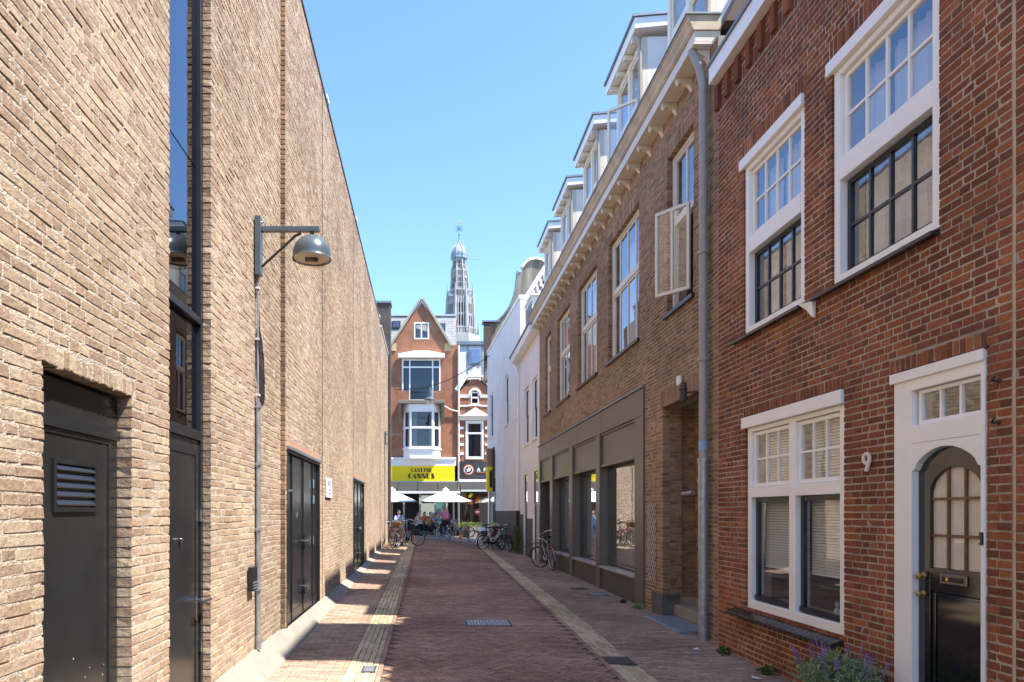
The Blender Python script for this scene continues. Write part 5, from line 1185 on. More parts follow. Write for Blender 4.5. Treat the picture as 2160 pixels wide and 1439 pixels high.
def gallery(r, v0, v1, pin=1.6, off=0):
    z0, z1 = tz(v0), tz(v1)
    o = MB().poly(octa(r*.99, z0-.25, off), octa(r*1.04, z0, off)).build('gallery', 'churchstone', tw_)
    for i in range(8):
        a0, a1 = rot+math.pi/4*i, rot+math.pi/4*(i+1)
        p = Vector((TX+off+r*math.cos(a0), D+r*math.sin(a0), 0)); q = Vector((TX+off+r*math.cos(a1), D+r*math.sin(a1), 0))
        MB().tube([p+Vector((0, 0, z1)), q+Vector((0, 0, z1))], .12, 5).build('rail', 'churchstone', o)
        for s_ in range(1, 7): c = p.lerp(q, s_/7); MB().tube([c+Vector((0, 0, z0)), c+Vector((0, 0, z1))], .09, 5).build('baluster', 'churchstone', o)
        MB().tube([p+Vector((0, 0, z0-.4)), p+Vector((0, 0, z1+.2)), p+Vector((0, 0, z1+pin))], [.24, .22, .03], 6).build('pinnacle', 'churchstone', o)
MB().poly(octa(7, 20), octa(5.6, tz(712))).build('tower_base', 'churchstone', tw_)
gallery(5.0, 712, 700, 2.0, .3)
tier(3.95, 3.6, 711, 632, 3, 'belfry', .25)
gallery(3.55, 631, 619, 2.0, .2)
tier(2.45, 2.2, 618, 584, 2, 'upper_stage', .1)
gallery(2.2, 584, 575, 1.3, .05)
tier(1.85, 1.65, 575, 549, 2, 'lantern')
prof = [(1.6, tz(550)), (2.1, tz(547)), (2.0, tz(545)), (2.15, tz(540)), (2.1, tz(535)), (1.8, tz(529)), (1.4, tz(523)), (.75, tz(518)), (.35, tz(513)), (.18, tz(509))]
on = MB().lathe((TX, D, 0), prof, 16).build('onion_dome', plain('lead blue dome', (.20, .30, .42), .5, var=.25, scale=1.2), tw_, smooth=True)
for i in range(8):
    a = rot+math.pi/4*i; MB().tube([(TX+(r+.06)*math.cos(a), D+(r+.06)*math.sin(a), z) for r, z in prof[1:]], .16, 5).build('dome_rib', 'churchstone', on)
sp_ = MB().tube([(TX, D, tz(513)), (TX, D, tz(468))], [.2, .06], 6).build('spire_rod', 'lead', tw_)
for i in range(4):
    a = math.pi/4*i; c, s_ = 1.0*math.cos(a), 1.0*math.sin(a); MB().tube([(TX-c, D, tz(483)-s_), (TX+c, D, tz(483)+s_)], .11, 5).build('star_arm', 'vane', tw_)
for v in (511, 496, 475): MB().lathe((TX, D, tz(v)), [(.001, -.3), (.3, 0), (.001, .3)], 8).build('ball', 'gold' if v < 480 else 'lead', tw_)
MB().prism(PY(D), [(TX-.5, tz(470)), (TX+.3, tz(470)), (TX+.5, tz(464)), (TX+.1, tz(466)), (TX-.2, tz(463))], 0, .1).build('weathercock', 'gold', tw_)
MB().tube([(TX+1.6, D, tz(545)), (TX+5.6, D, tz(548))], .09, 6).build('flag_pole', 'churchstone', tw_)
# overhead cable with a hanging lantern
cb = thing('overhead_cable', 'thin sagging cable strung across the far end of the street', 'cable', (0, 40, 9))
A, B_ = Vector((-1.9, 40, 8.85)), WP.p(9.0, 10.2, 0)
MB().tube([A.lerp(B_, t)-Vector((0, 0, .9*math.sin(math.pi*t)*(.6))) for t in [i/14 for i in range(15)]], .02, 5).build('cable', 'ink', cb)
hl = thing('hanging_lantern', 'grey bell shaped street lantern hanging before the white balcony', 'street lamp', (.2, 40, 8.0)); c = (.2, 40, 0)
MB().lathe(c, [(.001, 9.0), (.06, 8.98), (.1, 8.75), (.13, 8.65), (.14, 8.45), (.3, 8.33), (.34, 8.27), (.2, 8.25)], 18).build('hood', 'lampgrey', hl, smooth=True)
MB().lathe(c, [(.2, 8.25), (.19, 8.05), (.001, 7.98)], 18).build('globe', 'cream', hl, smooth=True); MB().tube([(.2, 40, 9.0), (.2, 40, 9.1)], .02).build('hook', 'darkiron', hl)
# ================================================================ bicycles
def bike(label, loc, heading, lean=0, frame=(.03,.03,.035), steer=0, basket=None, rack=True, step_through=True, group='parked bicycles', child_bag=None, front_rack=False, tyre_rim='chrome'):
    """built at the origin, +y forward, then placed"""
    t = thing('bicycle', label, 'bicycle', (0, 0, 0), 0, group)
    fm = solid('bike paint %.2f %.2f %.2f' % frame, frame, .3)
    r = .335; ra, fa = Vector((0, -.54, r)), Vector((0, .56, r)); bb = Vector((0, -.06, .29)); head0, head1 = Vector((0, .36, .70)), Vector((0, .31, .90)); seat = Vector((0, -.25, .86))
    def wheel(c, ax):
        w = MB().torus(c, r-.02, .02, 'x', 36, 8).build('wheel', 'tyre', t, smooth=True)
        MB().torus(c, r-.045, .009, 'x', 36, 6).build('rim', tyre_rim, w, smooth=True)
        MB().tube([c-Vector((.045, 0, 0)), c+Vector((.045, 0, 0))], .02, 8).build('hub', 'chrome', w, smooth=True)
        s = MB()
        for k in range(18):
            a = 2*math.pi*k/18; s.tube([c+Vector((.02*(-1)**k, 0, 0)), c+Vector((0, (r-.05)*math.cos(a), (r-.05)*math.sin(a)))], .0022, 3, False)
        o = s.build('spokes', 'chrome', w, fix=False); o['kind'] = 'stuff'
        return w
    def fender(c, a0, a1, par):
        mb = MB(); R_ = r+.022; n = 14
        for i in range(n):
            p, q = a0+(a1-a0)*i/n, a0+(a1-a0)*(i+1)/n
            for (x0, x1) in ((-.025, .025),):
                mb.quad(c+Vector((x0, R_*math.cos(p), R_*math.sin(p))), c+Vector((x1, R_*math.cos(p), R_*math.sin(p))), c+Vector((x1, R_*math.cos(q), R_*math.sin(q))), c+Vector((x0, R_*math.cos(q), R_*math.sin(q))))
        mb.build('mudguard', fm, par, fix=False, smooth=True)
    wheel(ra, 0); fender(ra, rad(20), rad(185), t)
    f = MB()
    f.tube([bb, seat+Vector((0, .0, -.05))], .016).tube([bb, head0], .019)
    if step_through: f.tube([head1+Vector((0, .02, -.08)), Vector((0, .1, .52)), Vector((0, -.1, .46)), Vector((0, -.14, .48))], .015)
    else: f.tube([head1, seat+Vector((0, .02, -.08))], .016)
    f.tube([head0, head1], .021)
    for s in (-1, 1): f.tube([bb+Vector((s*.03, 0, 0)), ra+Vector((s*.055, 0, 0))], .010).tube([seat+Vector((s*.012, .02, -.12)), ra+Vector((s*.055, 0, 0))], .009)
    f.build('frame', fm, t, smooth=True)
    MB().tube([seat+Vector((0, 0, -.06)), seat+Vector((0, -.02, .08))], .013).build('seat_post', 'chrome', t)
    sd = MB(); S0 = seat+Vector((0, -.02, .10))
    ring = [(-.13, .085), (-.10, .10), (0, .07), (.09, .028), (.15, .02)]
    top = [S0+Vector((w, y, .03)) for y, w in ring]+[S0+Vector((-w, y, .03)) for y, w in reversed(ring)]; bot = [q-Vector((0, 0, .055)) for q in top]
    sd.poly(bot, top).build('saddle', 'ink', t, bevel=.012)
    MB().tube([bb-Vector((.06, 0, 0)), bb+Vector((.06, 0, 0))], .045, 12).build('crank_axle', 'chrome', t)
    MB().poly([Vector((.05, -.58, .31)), Vector((.05, -.02, .24)), Vector((.05, .05, .30)), Vector((.05, -.02, .36)), Vector((.05, -.58, .39))], [Vector((.075, -.58, .31)), Vector((.075, -.02, .24)), Vector((.075, .05, .30)), Vector((.075, -.02, .36)), Vector((.075, -.58, .39))]).build('chain_guard', 'ink', t, bevel=.008)
    for s, an in ((-1, .6), (1, .6+math.pi)):
        e = bb+Vector((s*.07, .17*math.cos(an), .17*math.sin(an))); MB().tube([bb+Vector((s*.065, 0, 0)), e], .010).build('crank', 'chrome', t); MB().box(e.x-.02+s*.05, e.x+.06*s+.02, e.y-.04, e.y+.04, e.z-.012, e.z+.012).build('pedal', 'ink', t)
    if rack:
        k = MB()
        for x in (-.06, 0, .06): k.tube([Vector((x, -.3, .73)), Vector((x, -.78, .72))], .006, 6)
        k.tube([Vector((-.06, -.78, .72)), Vector((.06, -.78, .72))], .006, 6)
        for s in (-1, 1): k.tube([Vector((s*.06, -.70, .72)), ra+Vector((s*.06, 0, 0))], .006, 6)
        k.build('rear_rack', 'ink', t)
        MB().box(-.04, .04, -.83, -.785, .66, .72).build('tail_light', 'red_plastic', t, bevel=.006)
    MB().tube([Vector((.05, -.30, .28)), Vector((.16, -.36, .015))], .009, 6).build('kickstand', 'ink', t)
    # steered front end: one part holding fork, wheel, bar
    F = MB()
    for s in (-1, 1): F.tube([head0+Vector((s*.045, .01, -.02)), fa+Vector((s*.055, -.02, .12)), fa+Vector((s*.055, 0, 0))], .011)
    F.tube([head0+Vector((-.05, .01, -.02)), head0+Vector((.05, .01, -.02))], .014)
    fork = F.build('fork', fm, t, smooth=True)
    subs = []
    w = MB().torus(fa, r-.02, .02, 'x', 36, 8).build('front_wheel', 'tyre', fork, smooth=True)
    MB().torus(fa, r-.045, .009, 'x', 36, 6).build('rim', tyre_rim, fork, smooth=True); MB().tube([fa-Vector((.05, 0, 0)), fa+Vector((.05, 0, 0))], .02, 8).build('hub', 'chrome', fork)
    s = MB()
    for k in range(18): a = 2*math.pi*k/18; s.tube([fa+Vector((.02*(-1)**k, 0, 0)), fa+Vector((0, (r-.05)*math.cos(a), (r-.05)*math.sin(a)))], .0022, 3, False)
    s.build('spokes', 'chrome', fork, fix=False)['kind'] = 'stuff'
    fender(fa, rad(0), rad(150), fork)
    hb = head1+Vector((0, -.03, .13))
    MB().tube([head1, hb], .014).tube([hb+Vector((-.29, -.24, .03)), hb+Vector((-.27, -.10, .05)), hb+Vector((-.18, .02, .04)), hb, hb+Vector((.18, .02, .04)), hb+Vector((.27, -.10, .05)), hb+Vector((.29, -.24, .03))], .012).build('handlebar', 'chrome', fork, smooth=True)
    for q in (-1, 1): MB().tube([hb+Vector((q*.29, -.26, .03)), hb+Vector((q*.285, -.15, .045))], .017).build('grip', 'ink', fork)
    MB().lathe(head1+Vector((0, .10, -.02)), [(.001, .05), (.04, .045), (.03, -.03), (.001, -.03)], 12, 'y').build('headlight', 'chrome', fork, smooth=True)
    if basket:
        c = hb+Vector((0, .24, -.12)); b_ = MB()
        b_.poly([c+Vector((x*.14, y*.1, -.11)) for x, y in ((-1,-1),(1,-1),(1,1),(-1,1))], [c+Vector((x*.19, y*.14, .11)) for x, y in ((-1,-1),(1,-1),(1,1),(-1,1))]).build('basket', basket, fork, bevel=.01)
    if front_rack:
        k = MB(); c = Vector((0, .58, .76))
        for x in (-.14, 0, .14): k.tube([c+Vector((x, -.14, 0)), c+Vector((x, .18, 0))], .007, 6)
        for y in (-.14, .18): k.tube([c+Vector((-.14, y, 0)), c+Vector((.14, y, 0))], .007, 6)
        k.tube([c+Vector((-.14, .18, 0)), c+Vector((-.14, .18, .1)), c+Vector((.14, .18, .1)), c+Vector((.14, .18, 0))], .007, 6)
        for q in (-1, 1): k.tube([c+Vector((q*.12, .05, 0)), fa+Vector((q*.06, 0, 0))], .007, 6)
        k.build('front_rack', 'ink', fork)
    if child_bag: MB().box(.08, .2, -.72, -.38, .42, .72).build('pannier_bag', child_bag, t, bevel=.03)
    if steer:
        pv = Vector((0, .335, .8)); ax = (head1-head0).normalized(); Rm = Matrix.Translation(pv) @ Matrix.Rotation(steer, 4, ax) @ Matrix.Translation(-pv)
        for o in [fork]+list(fork.children): o.data.transform(Rm)
    t.location = loc; t.rotation_euler = (0, lean, heading)
    return t
def on(x, y): return (x, y, G(x, y))
def head_to(dx, dy): return math.atan2(-dx, dy)
bike('grey city bicycle with blue front tyre and red tail light leaning by the shopfront', on(3.55, 20.15), head_to(-.1, 1), -.06, (.30, .28, .26), rad(38), front_rack=True, step_through=False)
bike('white framed bicycle with pale tyre wall standing first in the right hand row', on(2.88, 29.6), head_to(.85, .5), .05, (.72, .72, .70), rad(-28))
bike('black upright bicycle with wide bar resting against the grey plinth', on(3.38, 29.3), head_to(-.25, 1), -.10, (.02, .02, .02), rad(25))
bike('dark bicycle with red tail light in the middle of the right hand row', on(3.12, 30.6), head_to(.3, 1), -.07, (.035, .03, .03), rad(-15), basket='ink')
bike('purple red bicycle partly hidden at the far end of the right hand row', on(2.95, 32.6), head_to(.7, .7), .06, (.22, .03, .07), rad(20))
bike('blue grey bicycle with black handlebar standing by the white notice', on(2.85, 35.2), head_to(-.75, .65), .07, (.17, .22, .27), rad(20), step_through=False)
bike('chrome trimmed bicycle with white rims nearest the left beige wall', on(-1.38, 26.9), head_to(.1, -1), .07, (.04, .04, .04), rad(24))
bike('dark bicycle with brown basket second in the left hand row', on(-1.05, 27.2), head_to(-.22, -1), -.05, (.10, .03, .02), rad(-12), basket='wood')
bike('black bicycle with silver mudguards third in the left hand row', on(-.78, 28.3), head_to(.75, .8), .06, (.02, .022, .025), rad(-20))
bike('dark green bicycle half hidden behind the left hand row', on(-1.25, 28.6), head_to(.35, 1), -.06, (.02, .05, .04), rad(15))
rb_ = bike('black town bicycle carrying the rider in the pink jacket', on(.9, 35.9), head_to(-.42, .9), .04, (.02, .02, .022), rad(8), child_bag='ink', group='ridden bicycle')
bike('silver bicycle with black crate parked before the planters', on(2.05, 41.2), head_to(-.9, .3), .06, (.4, .4, .4), rad(-18), basket='ink')

# ================================================================ people
def skin(name, pts, edges, radii, mat, parent, root=0, sub=2):
    me = bpy.data.meshes.new(name); me.from_pydata([tuple(p) for p in pts], edges, []); o = bpy.data.objects.new(name, me); COL.objects.link(o); o.parent = parent
    me.materials.append(MT[mat] if isinstance(mat, str) else mat)
    m = o.modifiers.new('skin', 'SKIN'); m.use_smooth_shade = True
    for i, r in enumerate(radii):
        v = me.skin_vertices[0].data[i]; v.radius = r if isinstance(r, tuple) else (r, r); v.use_root = i == root
    s = o.modifiers.new('sub', 'SUBSURF'); s.levels = sub; s.render_levels = sub
    return o
def person(label, loc, rz, J, top, legs, hair, shoe='ink', hairlong=False):
    """J: joint positions in local metres (facing +y)"""
    t = thing('person', label, 'person', (0, 0, 0)); V = {k: Vector(v) for k, v in J.items()}
    hd = V['head']; up = (hd-V['neck']).normalized(); fw = Vector((0, 1, 0)); fw = (fw-up*fw.dot(up)).normalized()
    rt = fw.cross(up)
    pts = [V['hip'], V['waist'], V['chest'], V['neck'], hd-up*.06+fw*.01, hd+up*.03, hd+up*.10]; rad_ = [(.13, .10), (.105, .085), (.11, .085), .050, .082, .100, .070]
    ed = [(0, 1), (1, 2), (2, 3), (3, 4), (4, 5), (5, 6)]
    for s in ('l', 'r'):
        n = len(pts); pts += [V['sh_'+s], V['el_'+s], V['wr_'+s]]; rad_ += [.045, .036, .027]; ed += [(2, n), (n, n+1), (n+1, n+2)]
        d = (V['wr_'+s]-V['el_'+s]).normalized(); sd = d.cross(Vector((0, 0, 1))).normalized(); h = len(pts)
        pts.append(V['wr_'+s]+d*.08); rad_.append((.036, .018)); ed.append((n+2, h))
        for k, ll in enumerate((.072, .085, .08, .062)):
            b = len(pts); e0 = pts[h]+sd*(k-1.5)*.019+d*.012; pts += [e0+d*ll*.5-Vector((0, 0, .008)), e0+d*ll*.8-Vector((0, 0, .035))]; rad_ += [.0085, .0075]; ed += [(h, b), (b, b+1)]
        b = len(pts); pts.append(V['wr_'+s]+d*.06+sd*(.055 if s == 'l' else -.055)); rad_.append(.010); ed.append((n+2, b))
    for s in ('l', 'r'):
        n = len(pts); pts += [V['hp_'+s], V['kn_'+s], V['an_'+s], V['to_'+s]]; rad_ += [.085, .058, .038, (.035, .03)]; ed += [(0, n), (n, n+1), (n+1, n+2), (n+2, n+3)]
    skin('body', pts, ed, rad_, 'skin', t, 0, 2)
    # garments follow the limbs
    P2 = [V['hip']+Vector((0, 0, .02)), V['waist'], V['chest'], V['neck']-up*.02]; r2 = [(.185, .15), (.16, .13), (.185, .145), .078]; e2 = [(0, 1), (1, 2), (2, 3)]
    for s in ('l', 'r'):
        n = len(P2); P2 += [V['sh_'+s], V['el_'+s], V['wr_'+s]-(V['wr_'+s]-V['el_'+s])*.08]; r2 += [.085, .062, .044]; e2 += [(2, n), (n, n+1), (n+1, n+2)]
    skin('jacket', P2, e2, r2, top, t, 0, 2)
    P3 = [V['hip']-Vector((0, 0, .02))]; r3 = [(.165, .135)]; e3 = []
    for s in ('l', 'r'):
        n = len(P3); P3 += [V['hp_'+s], V['kn_'+s], V['an_'+s]]; r3 += [.10, .073, .052]; e3 += [(0, n), (n, n+1), (n+1, n+2)]
    skin('trousers', P3, e3, r3, legs, t, 0, 2)
    for s in ('l', 'r'):
        a, b = V['an_'+s]-Vector((0, 0, .03)), V['to_'+s]; skin('shoe', [a, a.lerp(b, .5), b], [(0, 1), (1, 2)], [(.045, .05), (.042, .04), (.04, .025)], shoe, t, 0, 2)
    mb = MB(); nu, nv = 20, 14; c0 = hd+up*.025-fw*.014; idx = {}
    for a in range(nu):
        for b in range(nv+1):
            th, ph = 2*math.pi*a/nu, math.pi*b/nv; d = fw*(math.cos(th)*math.sin(ph))+rt*(math.sin(th)*math.sin(ph))+up*math.cos(ph)
            q = c0+fw*d.dot(fw)*.104+rt*d.dot(rt)*.090+up*d.dot(up)*.122
            if hairlong and d.dot(up) < 0: q = q-up*.12*(-d.dot(up))**.5
            q = q+d*.007*math.sin(7*th+3*ph); idx[a, b] = len(mb.v); mb.v.append(tuple(q))
    for a in range(nu):
        for b in range(nv):
            th, ph = 2*math.pi*(a+.5)/nu, math.pi*(b+.5)/nv; f_, u_ = math.cos(th)*math.sin(ph), math.cos(ph)
            if (f_ < .25 and u_ > -.55-(.4 if hairlong else 0)) or u_ > .42: mb.f.append((idx[a, b], idx[(a+1) % nu, b], idx[(a+1) % nu, b+1], idx[a, b+1]))
    mb.build('hair', hair, t, smooth=True, fix=False)
    mb = MB()
    for s in (-1, 1): mb.lathe(hd+rt*.032*s+fw*.088+up*.012, [(.001, -.009), (.008, -.004), (.008, .004), (.001, .009)], 8)
    mb.build('eyes', 'ink', t)
    MB().lathe(hd-up*.018+fw*.092, [(.001, -.022), (.010, -.012), (.015, .004), (.001, .012)], 8).build('nose', 'skin', t, smooth=True)
    MB().lathe(hd-up*.058+fw*.088, [(.001, -.006), (.018, -.003), (.018, .003), (.001, .006)], 8).build('mouth', solid('lips', (.36, .14, .11), .5), t)
    for s in (-1, 1): MB().lathe(hd-up*.01+rt*.088*s-fw*.005, [(.001, -.03), (.012, -.018), (.016, .008), (.010, .024), (.001, .03)], 8).build('ear', 'skin', t, smooth=True)
    t.location = loc; t.rotation_euler = (0, 0, rz); return t
pink = solid('pink jacket', (.75, .22, .33), .8); tan = solid('tan knit', (.42, .22, .09), .9); ltblue = solid('pale blue shirt', (.42, .47, .68), .85); orng = solid('orange print top', (.60, .14, .04), .85)
blk = solid('black cloth', (.02, .02, .022), .85); jean = solid('light denim', (.30, .42, .55), .85); salmon = solid('salmon shirt', (.62, .34, .26), .85); skyb = solid('sky blue shirt', (.22, .38, .66), .85)
grey = solid('grey hair', (.48, .47, .45), .8); dkhair = solid('dark hair', (.03, .022, .018), .7); ash = solid('ash blond hair', (.34, .27, .20), .8)
rider = dict(hip=(0, -.24, 1.00), waist=(0, -.20, 1.16), chest=(0, -.10, 1.38), neck=(0, -.03, 1.53), head=(0, .0, 1.67), sh_l=(-.18, -.08, 1.42), sh_r=(.18, -.08, 1.42), el_l=(-.30, .0, 1.22), el_r=(.30, .0, 1.22), wr_l=(-.28, .03, 1.12), wr_r=(.28, .03, 1.12),
    hp_l=(-.09, -.22, .95), hp_r=(.09, -.22, .95), kn_l=(-.11, .12, .66), kn_r=(.11, .16, .80), an_l=(-.11, .03, .28), an_r=(.11, -.02, .46), to_l=(-.11, .16, .22), to_r=(.11, .12, .42))
person('cyclist seen from behind in a pink jacket and black trousers', tuple(rb_.location), rb_.rotation_euler.z, rider, pink, blk, ash)
def seated(lean=.08, arm=.32, arms_z=.80):
    return dict(hip=(0, 0, .52), waist=(0, .0, .68), chest=(0, lean*.6, .92), neck=(0, lean, 1.08), head=(0, lean+.04, 1.22), sh_l=(-.18, lean*.7, .98), sh_r=(.18, lean*.7, .98), el_l=(-.24, lean+.12, .78), el_r=(.24, lean+.12, .78), wr_l=(-.14, lean+arm, arms_z), wr_r=(.14, lean+arm, arms_z),
        hp_l=(-.09, .04, .50), hp_r=(.09, .04, .50), kn_l=(-.12, .44, .50), kn_r=(.12, .44, .50), an_l=(-.12, .46, .10), an_r=(.12, .46, .10), to_l=(-.12, .60, .04), to_r=(.12, .60, .04))
person('grey haired person in a tan jumper sitting on the blue mobility scooter', on(.12, 38.4), head_to(1, .25), seated(.16, .36, .86), tan, blk, grey)
person('person in a pale blue shirt sitting behind the left bicycles', on(-1.65, 40.0), head_to(.2, -1), seated(), ltblue, jean, dkhair)
person('person in a salmon shirt sitting at the dark terrace table', on(-.62, 40.4), head_to(.9, -.3), seated(), salmon, blk, dkhair)
person('person in an orange print top sitting behind the terrace table', on(-.1, 41.4), head_to(-.3, -1), seated(.12), orng, blk, dkhair, hairlong=True)
person('person in a sky blue shirt sitting behind the scooter', on(.62, 41.6), head_to(-.5, -1), seated(.1), skyb, blk, dkhair)
person('person in light jeans sitting just beyond the cyclist', on(1.42, 39.2), head_to(-.9, .5), seated(.05), solid('mauve top', (.30, .16, .2), .85), jean, dkhair, hairlong=True)
person('person in a black top seated deep under the white parasol', on(.25, 42.9), head_to(0, -1), seated(), blk, blk, dkhair)
# chairs, tables
def chair(x, y, rz, label):
    t = thing('terrace_chair', label, 'chair', (0, 0, 0), 0, 'terrace chairs'); z = 0
    B1('seat', 'steel2', t, -.22, .22, -.2, .22, .40, .44); B1('backrest', 'steel2', t, -.22, .22, -.24, -.205, .52, .86)
    for a in (-.2, .2):
        for b in (-.18, .2): MB().tube([(a, b, 0), (a, b, .40)], .014, 6).build('leg', 'zinc', t)
        MB().tube([(a, -.22, .40), (a, -.24, .86)], .012, 6).build('back_post', 'zinc', t)
    t.location = on(x, y); t.rotation_euler = (0, 0, rz)
chair(-1.65, 40.0, head_to(.2, -1), 'dark metal chair under the person in pale blue'); chair(-.62, 40.4, head_to(.9, -.3), 'dark metal chair under the person in salmon'); chair(-.1, 41.4, head_to(-.3, -1), 'dark metal chair under the person in orange'); chair(.62, 41.6, head_to(-.5, -1), 'dark metal chair under the person in sky blue'); chair(1.42, 39.2, head_to(-.9, .5), 'dark metal chair under the person in light jeans'); chair(.25, 42.9, head_to(0, -1), 'dark metal chair deep under the white parasol')
def table(x, y, label, w=.7, top='cream'):
    t = thing('terrace_table', label, 'table', on(x, y), 0, 'terrace tables'); z = G(x, y)
    B1('table_top', top, t, x-w/2, x+w/2, y-.35, y+.35, z+.72, z+.75, bevel=.006)
    for a in (-1, 1):
        for b in (-1, 1): MB().tube([(x+a*(w/2-.04), y+b*.31, z), (x+a*(w/2-.04), y+b*.31, z+.72)], .018, 6).build('leg', 'zinc', t)
table(-.25, 40.2, 'pale topped table with metal legs beside the salmon shirt', .8); table(-1.5, 41.2, 'table behind the left bicycles', .7); table(.9, 40.7, 'table between the scooter and the light jeans', .7, 'wood')
mbx = thing('storage_box', 'black cloth covered box below the terrace table at the left', 'box', on(-.45, 38.8)); z = G(-.45, 38.8); B1('box', blk, mbx, -.9, .0, 38.5, 39.1, z+.02, z+.66, bevel=.03); B1('lid', 'zincroof', mbx, -.92, .02, 38.48, 39.12, z+.665, z+.69)
# mobility scooter
ms = thing('mobility_scooter', 'small blue mobility scooter under the person in the tan jumper', 'scooter', (0, 0, 0))
bluep = solid('scooter blue', (.04, .22, .45), .35)
B1('deck', 'ink', ms, -.22, .22, -.35, .56, .13, .20, bevel=.03); MB().tube([(0, .58, .2), (0, .46, .95)], .035, 8).build('steering_column', 'ink', ms); MB().tube([(-.25, .40, .92), (0, .46, .97), (.25, .40, .92)], .016, 8).build('handlebar', 'ink', ms)
B1('seat', 'ink', ms, -.23, .23, -.25, .22, .40, .48, bevel=.03); B1('backrest', 'ink', ms, -.22, .22, -.31, -.25, .50, .92, bevel=.03); MB().tube([(0, -.03, .24), (0, -.03, .40)], .05, 8).build('seat_post', 'ink', ms); B1('motor_cover', bluep, ms, -.2, .2, -.5, -.2, .2, .32, bevel=.05)
for x in (-.27, .27):
    for y in (-.34, .55):
        w = MB().torus((x, y, .13), .095, .035, 'x', 20, 8).build('wheel', 'tyre', ms, smooth=True); MB().tube([(x-.03, y, .13), (x+.03, y, .13)], .06, 10).build('rim', 'zincroof', w)
ms.location = on(.12, 38.4); ms.rotation_euler = (0, 0, head_to(1, .25))
# parasols
def parasol(x, y, label, R_=1.55, zt=3.09, ze=2.36):
    t = thing('parasol', label, 'parasol', on(x, y), 0, 'white square parasols'); g_ = G(x, y)
    c = [(x-R_, y-R_*.85), (x+R_, y-R_*.85), (x+R_, y+R_*.85), (x-R_, y+R_*.85)]; mb = MB(); n = len(mb.v)
    for i in range(4):
        (x0, y0), (x1, y1) = c[i], c[(i+1) % 4]
        q = MB(); m = 8
        for k in range(m):
            f0, f1 = k/m, (k+1)/m; sag = lambda f: -.06*math.sin(math.pi*f)
            for e in range(4):
                r0, r1 = .06+.94*e/4, .06+.94*(e+1)/4
                P_ = lambda f, r: (x+(x0+(x1-x0)*f-x)*r, y+(y0+(y1-y0)*f-y)*r, zt+(ze-zt)*r+sag(f)*r*.7)
                q.quad(P_(f0, r0), P_(f1, r0), P_(f1, r1), P_(f0, r1))
        q.build('canopy_panel', 'canvas', t, fix=False, smooth=True)
        MB().tube([(x, y, zt-.08), (x0, y0, ze-.03)], .014, 6).build('rib', 'wood', t)
    MB().lathe((x, y, 0), [(.22, zt-.06), (.2, zt+.02), (.06, zt+.10), (.02, zt+.18), (.001, zt+.19)], 12).build('cap', 'canvas', t, smooth=True)
    MB().tube([(x, y, g_), (x, y, zt)], .028, 10).build('pole', solid('pale grey post', (.5, .5, .48)), t); B1('base', 'concrete', t, x-.3, x+.3, y-.3, y+.3, g_, g_+.09, bevel=.01)
parasol(1.19, 42.9, 'white parasol in the middle of the terrace above the cyclist'); parasol(-2.16, 42.9, 'white parasol at the left half hidden behind the dark brick corner'); parasol(5.1, 42.9, 'white parasol glimpsed through the corner shop glass at the right')
# cones, planters, notice
def cone(x, y, h, label, tilt=0):
    t = thing('traffic_cone', label, 'cone', (0, 0, 0), 0, 'orange cones'); B1('base', 'orange', t, -h*.36, h*.36, -h*.36, h*.36, 0, .03, bevel=.008)
    MB().lathe((0, 0, 0), [(h*.27, .03), (h*.05, h), (.001, h)], 18).build('cone_body', 'orange', t, smooth=True); MB().lathe((0, 0, 0), [(h*.19, h*.42), (h*.125, h*.68)], 18).build('stripe', solid('faded stripe', (.8, .45, .3)), t, fix=False, smooth=True)
    t.location = on(x, y); t.rotation_euler = (tilt, 0, .4)
cone(1.85, 37.5, .42, 'small orange cone standing in the road right of the cyclist'); cone(-.68, 33.2, .30, 'orange cone beside the left hand bicycles')
def planter(x, y, w, label, plab, mat, hb=.55, gap=.0, leaf='leafbright', seed=1):
    z = G(x, y); t = thing('planter', label, 'planter', on(x, y), 0, 'terrace planters'); n = 6
    for k in range(n): B1('board', mat, t, x-w/2, x+w/2, y-.2, y+.2, z+.02+k*hb/n, z+.02+(k+1)*hb/n-.012)
    p = thing('planter_plant', plab, 'plant', (x, y, z+hb), 0, 'terrace plants'); mb = MB(); rn = random.Random(seed)
    for i in range(200):
        b = Vector((x+rn.uniform(-w/2, w/2), y+rn.uniform(-.15, .15), z+hb+rn.uniform(-.05, .22))); e = Vector((rn.gauss(0, 1), rn.gauss(0, 1), rn.gauss(.6, .6))).normalized()*rn.uniform(.06, .14); s_ = e.cross(Vector((rn.random(), rn.random(), .3))).normalized()*.02
        mb.quad(b, b+e*.5-s_, b+e, b+e*.5+s_)
    o = mb.build('foliage', leaf, p, fix=False); o['kind'] = 'stuff'
    st_ = MB()
    for i in range(8): q = Vector((x+rn.uniform(-w/3, w/3), y+rn.uniform(-.1, .1), z+hb)); st_.tube([q, q+Vector((rn.uniform(-.05, .05), rn.uniform(-.05, .05), .25))], .006, 4)
    o = st_.build('stems', 'leaf', p); o['kind'] = 'stuff'
wd = solid('grey weathered board', (.36, .34, .29), .8)
planter(1.75, 42.6, .8, 'dark planter behind the cyclist', 'yellow green plants behind the cyclist', 'ink', seed=3); planter(2.45, 42.3, .55, 'brown planter beside the board planter', 'pale yellow plants in the brown planter', 'wood', .7, seed=4); planter(2.98, 41.9, .7, 'grey board planter left of the narrow shop', 'tall lime plants in the grey board planter', wd, .75, seed=5); planter(4.3, 41.2, .8, 'planter behind the right hand bicycles', 'lime plants glimpsed behind the right hand bicycles', wd, .7, seed=6)
nt = thing('notice_board', 'white notice hanging before the narrow shop behind the blue grey bicycle', 'notice', on(3.4, 40)); z = G(3.4, 40)
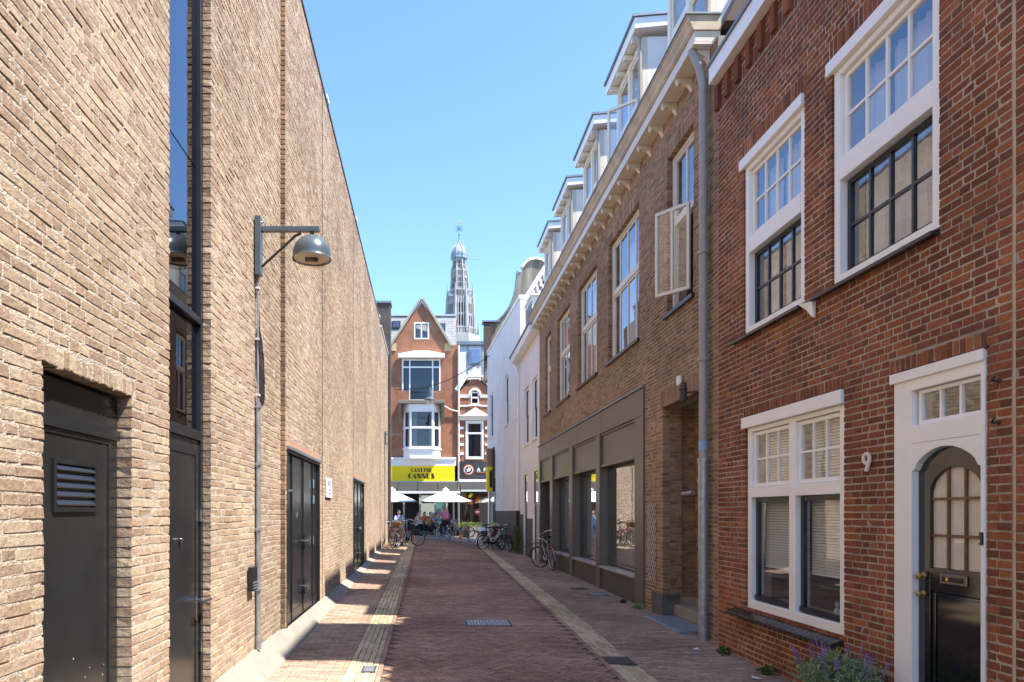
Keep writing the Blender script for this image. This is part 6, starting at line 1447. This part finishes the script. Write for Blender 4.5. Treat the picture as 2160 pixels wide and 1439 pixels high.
B1('sheet', 'paper', nt, 3.15, 3.6, 40.0, 40.02, z+.55, z+.85); 
for x in (3.17, 3.58): MB().tube([(x, 40.03, z), (x, 40.03, z+.9)], .012, 6).build('leg', 'steel2', nt)
# shrub against the white house, weeds and litter
def leafy(name, label, cat, x, y, r, h, n, mat, seed, stems=3, z0=.02, sz=(.03, .06), group=None):
    z = G(x, y); t = thing(name, label, cat, (x, y, z), 0, group); mb = MB(); rn = random.Random(seed)
    for i in range(n):
        f = rn.random()**.8; a = rn.uniform(0, 6.283); rr = r*math.sqrt(rn.random())*(1-.45*f)*(1+.3*math.sin(3*a+f*7))
        b = Vector((x+rr*math.cos(a), y+rr*math.sin(a), z+z0+h*f)); e = Vector((rn.gauss(0, 1), rn.gauss(0, 1), rn.gauss(.3, .8))).normalized()*rn.uniform(*sz); s_ = e.cross(Vector((rn.random(), rn.random(), rn.random()))).normalized()*sz[1]*.28
        mb.quad(b, b+e*.5-s_, b+e, b+e*.5+s_)
    o = mb.build('foliage', mat, t, fix=False); o['kind'] = 'stuff'
    for i in range(stems): a = i*2.1; MB().tube([(x, y, z), (x+r*.3*math.cos(a), y+r*.3*math.sin(a), z+h*.8)], .008, 5).build('stem', 'leaf', t)
leafy('shrub', 'dark green shrub climbing beside the black drainpipe foot', 'shrub', 3.58, 26.9, .26, 1.05, 1500, 'leaf', 9)
for i, (x, y, lab) in enumerate(((3.70, 11.95, 'dry grassy weed tuft at the corner of the shopfront'), (3.72, 8.55, 'weed tuft at the foot of the red house by the downpipe'), (3.66, 12.7, 'tiny weed under the nearest shop window'), (3.74, 7.5, 'mossy weeds along the base of the red house'))):
    leafy('weed', lab, 'weed', x, y, .09 if i != 2 else .05, .07 if i != 2 else .04, 90, 'leaf' if i else 'leafpale', 20+i, 2, 0, (.03, .07), 'weeds along the walls')
for i, (x, y, lab) in enumerate(((3.48, 7.25, 'crumpled white paper scrap on the right pavement'), (3.44, 8.7, 'small white paper strip near the downpipe foot'))):
    t = thing('litter', lab, 'litter', on(x, y)); z = G(x, y)+.004; mb = MB(); rn = random.Random(i)
    for k in range(5): a = Vector((x+rn.uniform(-.03, .03), y+rn.uniform(-.03, .03), z+rn.uniform(.004, .02))); b = Vector((rn.uniform(.02, .05), rn.uniform(-.03, .03), rn.uniform(-.003, .01))); c = Vector((rn.uniform(-.02, .02), rn.uniform(.02, .04), rn.uniform(-.003, .012))); mb.quad(a, a+b, a+b+c, a+c)
    mb.build('paper', 'paper', t, fix=False)
# debris: crumbs and dead leaves on the paving
mb = MB(); rn = random.Random(77)
for i in range(900):
    y = 6+rn.random()**1.6*18; x = rn.uniform(2.5, 3.7) if rn.random() < .6 else rn.uniform(-1.6, 2.4)
    if rn.random() < .35: x = 3.78-abs(rn.gauss(0, .07))
    z = G(x, y)+.003; s_ = rn.uniform(.003, .011); a = rn.uniform(0, 6.28); c_, q = s_*math.cos(a), s_*math.sin(a)
    mb.quad((x-c_, y-q, z), (x+q*.5, y-c_*.5, z+.004), (x+c_, y+q, z+.002), (x-q*.5, y+c_*.5, z+.006))
o = mb.build('leaf_litter', solid('dry crumbs', (.34, .27, .19), .9), None, fix=False); tag(o, 'dry crumbs and leaf scraps scattered over the paving', 'debris', kind='stuff')
